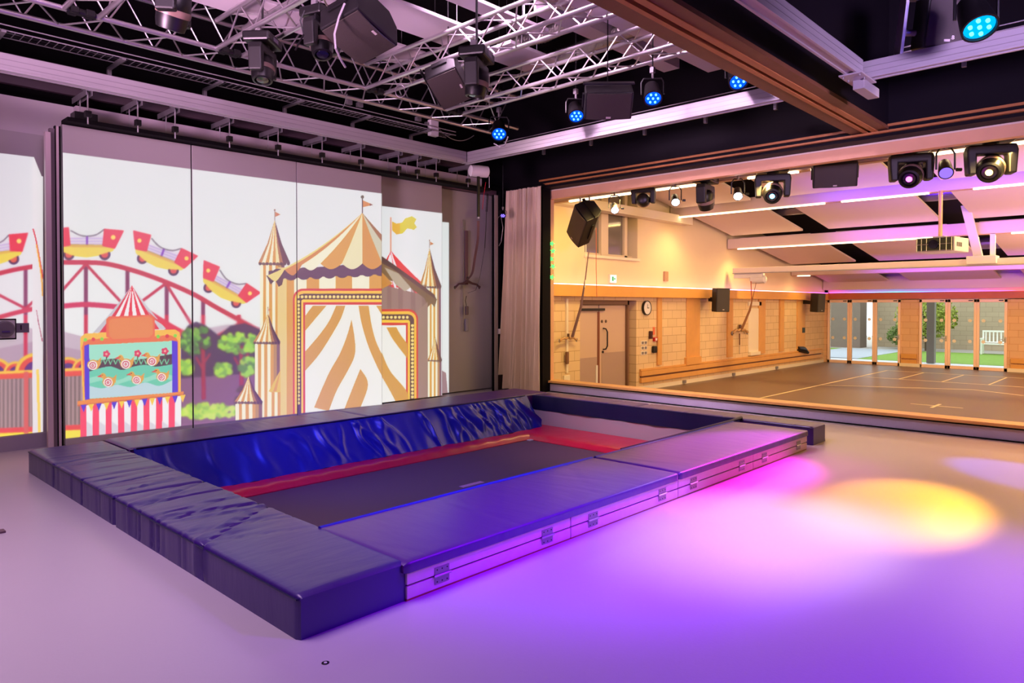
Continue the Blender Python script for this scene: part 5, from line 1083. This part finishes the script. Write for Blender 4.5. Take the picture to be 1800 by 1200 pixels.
# bushes
def bush(lab, c, r, n, cols, seed):
    R2 = random.Random(seed); t = thing('garden_shrub', lab, 'shrub', (c[0],c[1],HF)); m = MB()
    for _ in range(n):
        a, b, q = R2.random()*2*PI, math.acos(2*R2.random()-1), r*(.55+.45*R2.random()); p = Vector((c[0]+q*math.sin(b)*math.cos(a), c[1]+q*math.sin(b)*math.sin(a)*1.1, c[2]+q*math.cos(b)*.9))
        s_ = .05+.05*R2.random(); u = Vector((R2.random()-.5,R2.random()-.5,R2.random()-.5)).normalized(); v = u.orthogonal().normalized()
        m.add([p-u*s_, p+v*s_*.5, p+u*s_, p-v*s_*.5], [(0,1,2,3)])
    m.build('foliage', mat('shrub_'+str(seed), cols, .8), t); MB().cyl((c[0],c[1],HF),(c[0],c[1],c[2]),.05,n=8).cyl((c[0],c[1],c[2]-.3),(c[0]+.3,c[1]+.3,c[2]+.4),.03,n=6).build('stem', mat('bark', (90,70,50), .9), t)
bush('round yellow-green garden shrub behind the second door set', (36.2,8.5,1.0), 1.15, 3000, (150,160,60), 1)
bush('small low shrub in the border beside the garden path', (37.2,9.8,.1), .55, 900, (110,130,60), 2)
# ================================================================== LIGHTS
def spot(name, pos, tgt, col, power, ang, blend=.5, size=.05):
    l = bpy.data.lights.new(name, 'SPOT'); l.color = lin(col); l.energy = power; l.spot_size = math.radians(ang); l.spot_blend = blend; l.shadow_soft_size = size
    o = bpy.data.objects.new(name, l); C.objects.link(o); o.location = pos; o.rotation_euler = (Vector(tgt)-Vector(pos)).to_track_quat('-Z','Y').to_euler(); return o
def area(name, pos, tgt, col, power, sx, sy, spread=180):
    l = bpy.data.lights.new(name, 'AREA'); l.shape = 'RECTANGLE'; l.size = sx; l.size_y = sy; l.color = lin(col); l.energy = power; l.spread = math.radians(spread)
    o = bpy.data.objects.new(name, l); C.objects.link(o); o.location = pos; o.rotation_euler = (Vector(tgt)-Vector(pos)).to_track_quat('-Z','Y').to_euler(); return o
# unseen fill lights added for a general lilac wash of the studio
W1 = (246,200,255)
area('wash_fill', (0.3,4.2,5.3), (0.9,4.2,0), W1, 96, 2.2, 2.2, 110)
area('wall_fill', (2.4,3.3,4.4), (5.2,8.7,3.2), (255,206,255), 40, 3, .5, 90)  # added fill brightening the wall panels, brackets and rail
area('wall_fill', (-2,2.0,4.8), (1,8.7,3.2), (255,204,240), 15, 2, .5, 110)  # second added fill towards the left wall
area('upward_fill', (-1.5,4.8,1.9), (3.6,6.4,4.6), (255,200,240), 120, 1.2, 1.2, 70)  # upward fill added to brighten the trusses
area('wall_fill', (4.6,5.2,5.3), (9.4,4.6,.4), (255,210,250), 190, 1.5, .6, 66)  # fill added to brighten the upstand and the right mats
area('upward_fill', (2.6,-2.6,2.6), (7.2,1.6,3.9), (226,190,255), 60, 1, .6, 46)  # upward fill added for the right bay rails
# coloured beams of the moving lamps on the floor
spot('beam_yellow', hl(1741,300,10.3), at(1575,885,'z',0), (255,176,36), 3400, 15, .8)
spot('beam_magenta', hl(1601,312,10.3), at(1285,830,'z',0), (255,0,235), 4200, 18, .7)
spot('beam_white', (8.4,1.9,4.6), at(1340,925,'z',0), (255,214,235), 2400, 21, 1, .12)
spot('beam_cyan', hl(1358,342,10.3), at(1800,835,'z',0), (20,90,255), 2000, 12, .6)
spot('beam_violet', (5.4,.6,4.6), (3.7,2.75,0), (128,4,255), 2500, 36, .9, .1)
spot('beam_violet', (5.0,-2.4,4.6), at(1720,1130,'z',0), (128,2,255), 2600, 50, .9, .1)
spot('beam_blue', (3.0,3.4,4.6), (5.0,6.75,0), (10,40,255), 900, 46, .8, .1)
spot('beam_lilac', (6.2,3.4,4.4), (1.0,4.6,0), (190,60,255), 120, 50, .8, .1)
spot('beam_magenta', (7.9,3.3,4.3), (6.2,3.0,.2), (255,20,245), 420, 44, .9, .1)
spot('beam_blue', (5.6,-1.2,3.9), (8.2,2.6,4.0), (30,20,255), 60, 50, .9, .1)
spot('beam_white', (8.6,.9,4.6), at(1540,945,'z',0), (255,214,225), 500, 24, 1, .12)
area('hall_fill', (9.9,1.2,3.3), (8.9,1.0,0), (255,150,80), 30, .3, 4, 80)  # unseen warm fill added for the floor near the upstand
spot('curtain_fill', (5.6,5.2,4.5), (9.15,8.35,1.6), (255,222,200), 150, 34, .7, .2)  # unseen spot added to brighten the curtain
# hall
HW = (255,215,126)
for y in (7.4,4.6,1.6): area('hall_strip', (10.85,y,3.50), (12.5,y,-.5), HW, 74, .1, 2.2)
for x, z in ((15.96,3.68),(19.07,3.06),(23.6,2.44)):
    for y in (6.5,2.0): area('hall_strip', (x,y,z), (x,y,-.5), HW, 74, .1, 4.0)
spot('wall_wash', (10.9,7.6,3.4), (12.2,9.5,1.2), HW, 135, 130, .8, .1)
spot('wall_wash', (15.9,8.6,3.6), (15.6,9.5,1.3), HW, 56, 120, .8, .1)
spot('wall_wash', (19.0,8.8,3.0), (19.3,9.5,1.0), HW, 46, 120, .8, .1)
spot('wall_wash', (23.5,8.9,2.4), (23.2,9.5,.8), HW, 14, 120, .8, .1)
area('hall_bounce', (17,2,-.3), (17,4,4), (255,186,176), 300, 8, 6)
area('hall_wash', (14,-2,2.6), (19,9.5,.6), HW, 235, 3, 1)
area('hall_wash', (20,0,2.2), (26.6,5,.6), (255,196,160), 190, 3, 1)
area('violet_beam', (12.2,3.4,3.0), (15.86,3.4,3.88), (96,4,255), 34, 5, .3, 34)
area('violet_beam', (16.6,3.5,2.7), (18.97,3.5,3.26), (170,70,255), 16, 6, .3, 36)
area('violet_beam', (20.3,4,2.0), (23.5,4,2.62), (150,50,255), 30, 6, .3, 36)
# daylight: overcast sky over the garden
wd = bpy.data.worlds.new('World'); bpy.context.scene.world = wd; wd.use_nodes = True; wn = wd.node_tree
wn.nodes['Background'].inputs[0].default_value = (.80,.88,.94,1); wn.nodes['Background'].inputs[1].default_value = 2.6
# ================================================================== CAMERA
cd = bpy.data.cameras.new('Camera'); cam = bpy.data.objects.new('Camera', cd); C.objects.link(cam)
cd.sensor_width = 36; cd.lens = F0/1800*36; cd.shift_y = -(600-PPY)/1800; cd.clip_end = 200
cam.location = EYE; cam.matrix_world = Matrix.Translation(EYE) @ Matrix(((RT.x,UP.x,-FW.x,0),(RT.y,UP.y,-FW.y,0),(RT.z,UP.z,-FW.z,0),(0,0,0,1)))
sc = bpy.context.scene; sc.camera = cam
sc.view_settings.view_transform = 'Standard'; sc.view_settings.look = 'None'; sc.view_settings.gamma = 1; sc.view_settings.exposure = 0; sc.view_settings.use_curve_mapping = False
sc.cycles.use_denoising = True; sc.cycles.max_bounces = 7; sc.cycles.diffuse_bounces = 3; sc.cycles.glossy_bounces = 3; sc.cycles.transmission_bounces = 5; sc.cycles.sample_clamp_indirect = 6; sc.cycles.caustics_reflective = False; sc.cycles.caustics_refractive = False
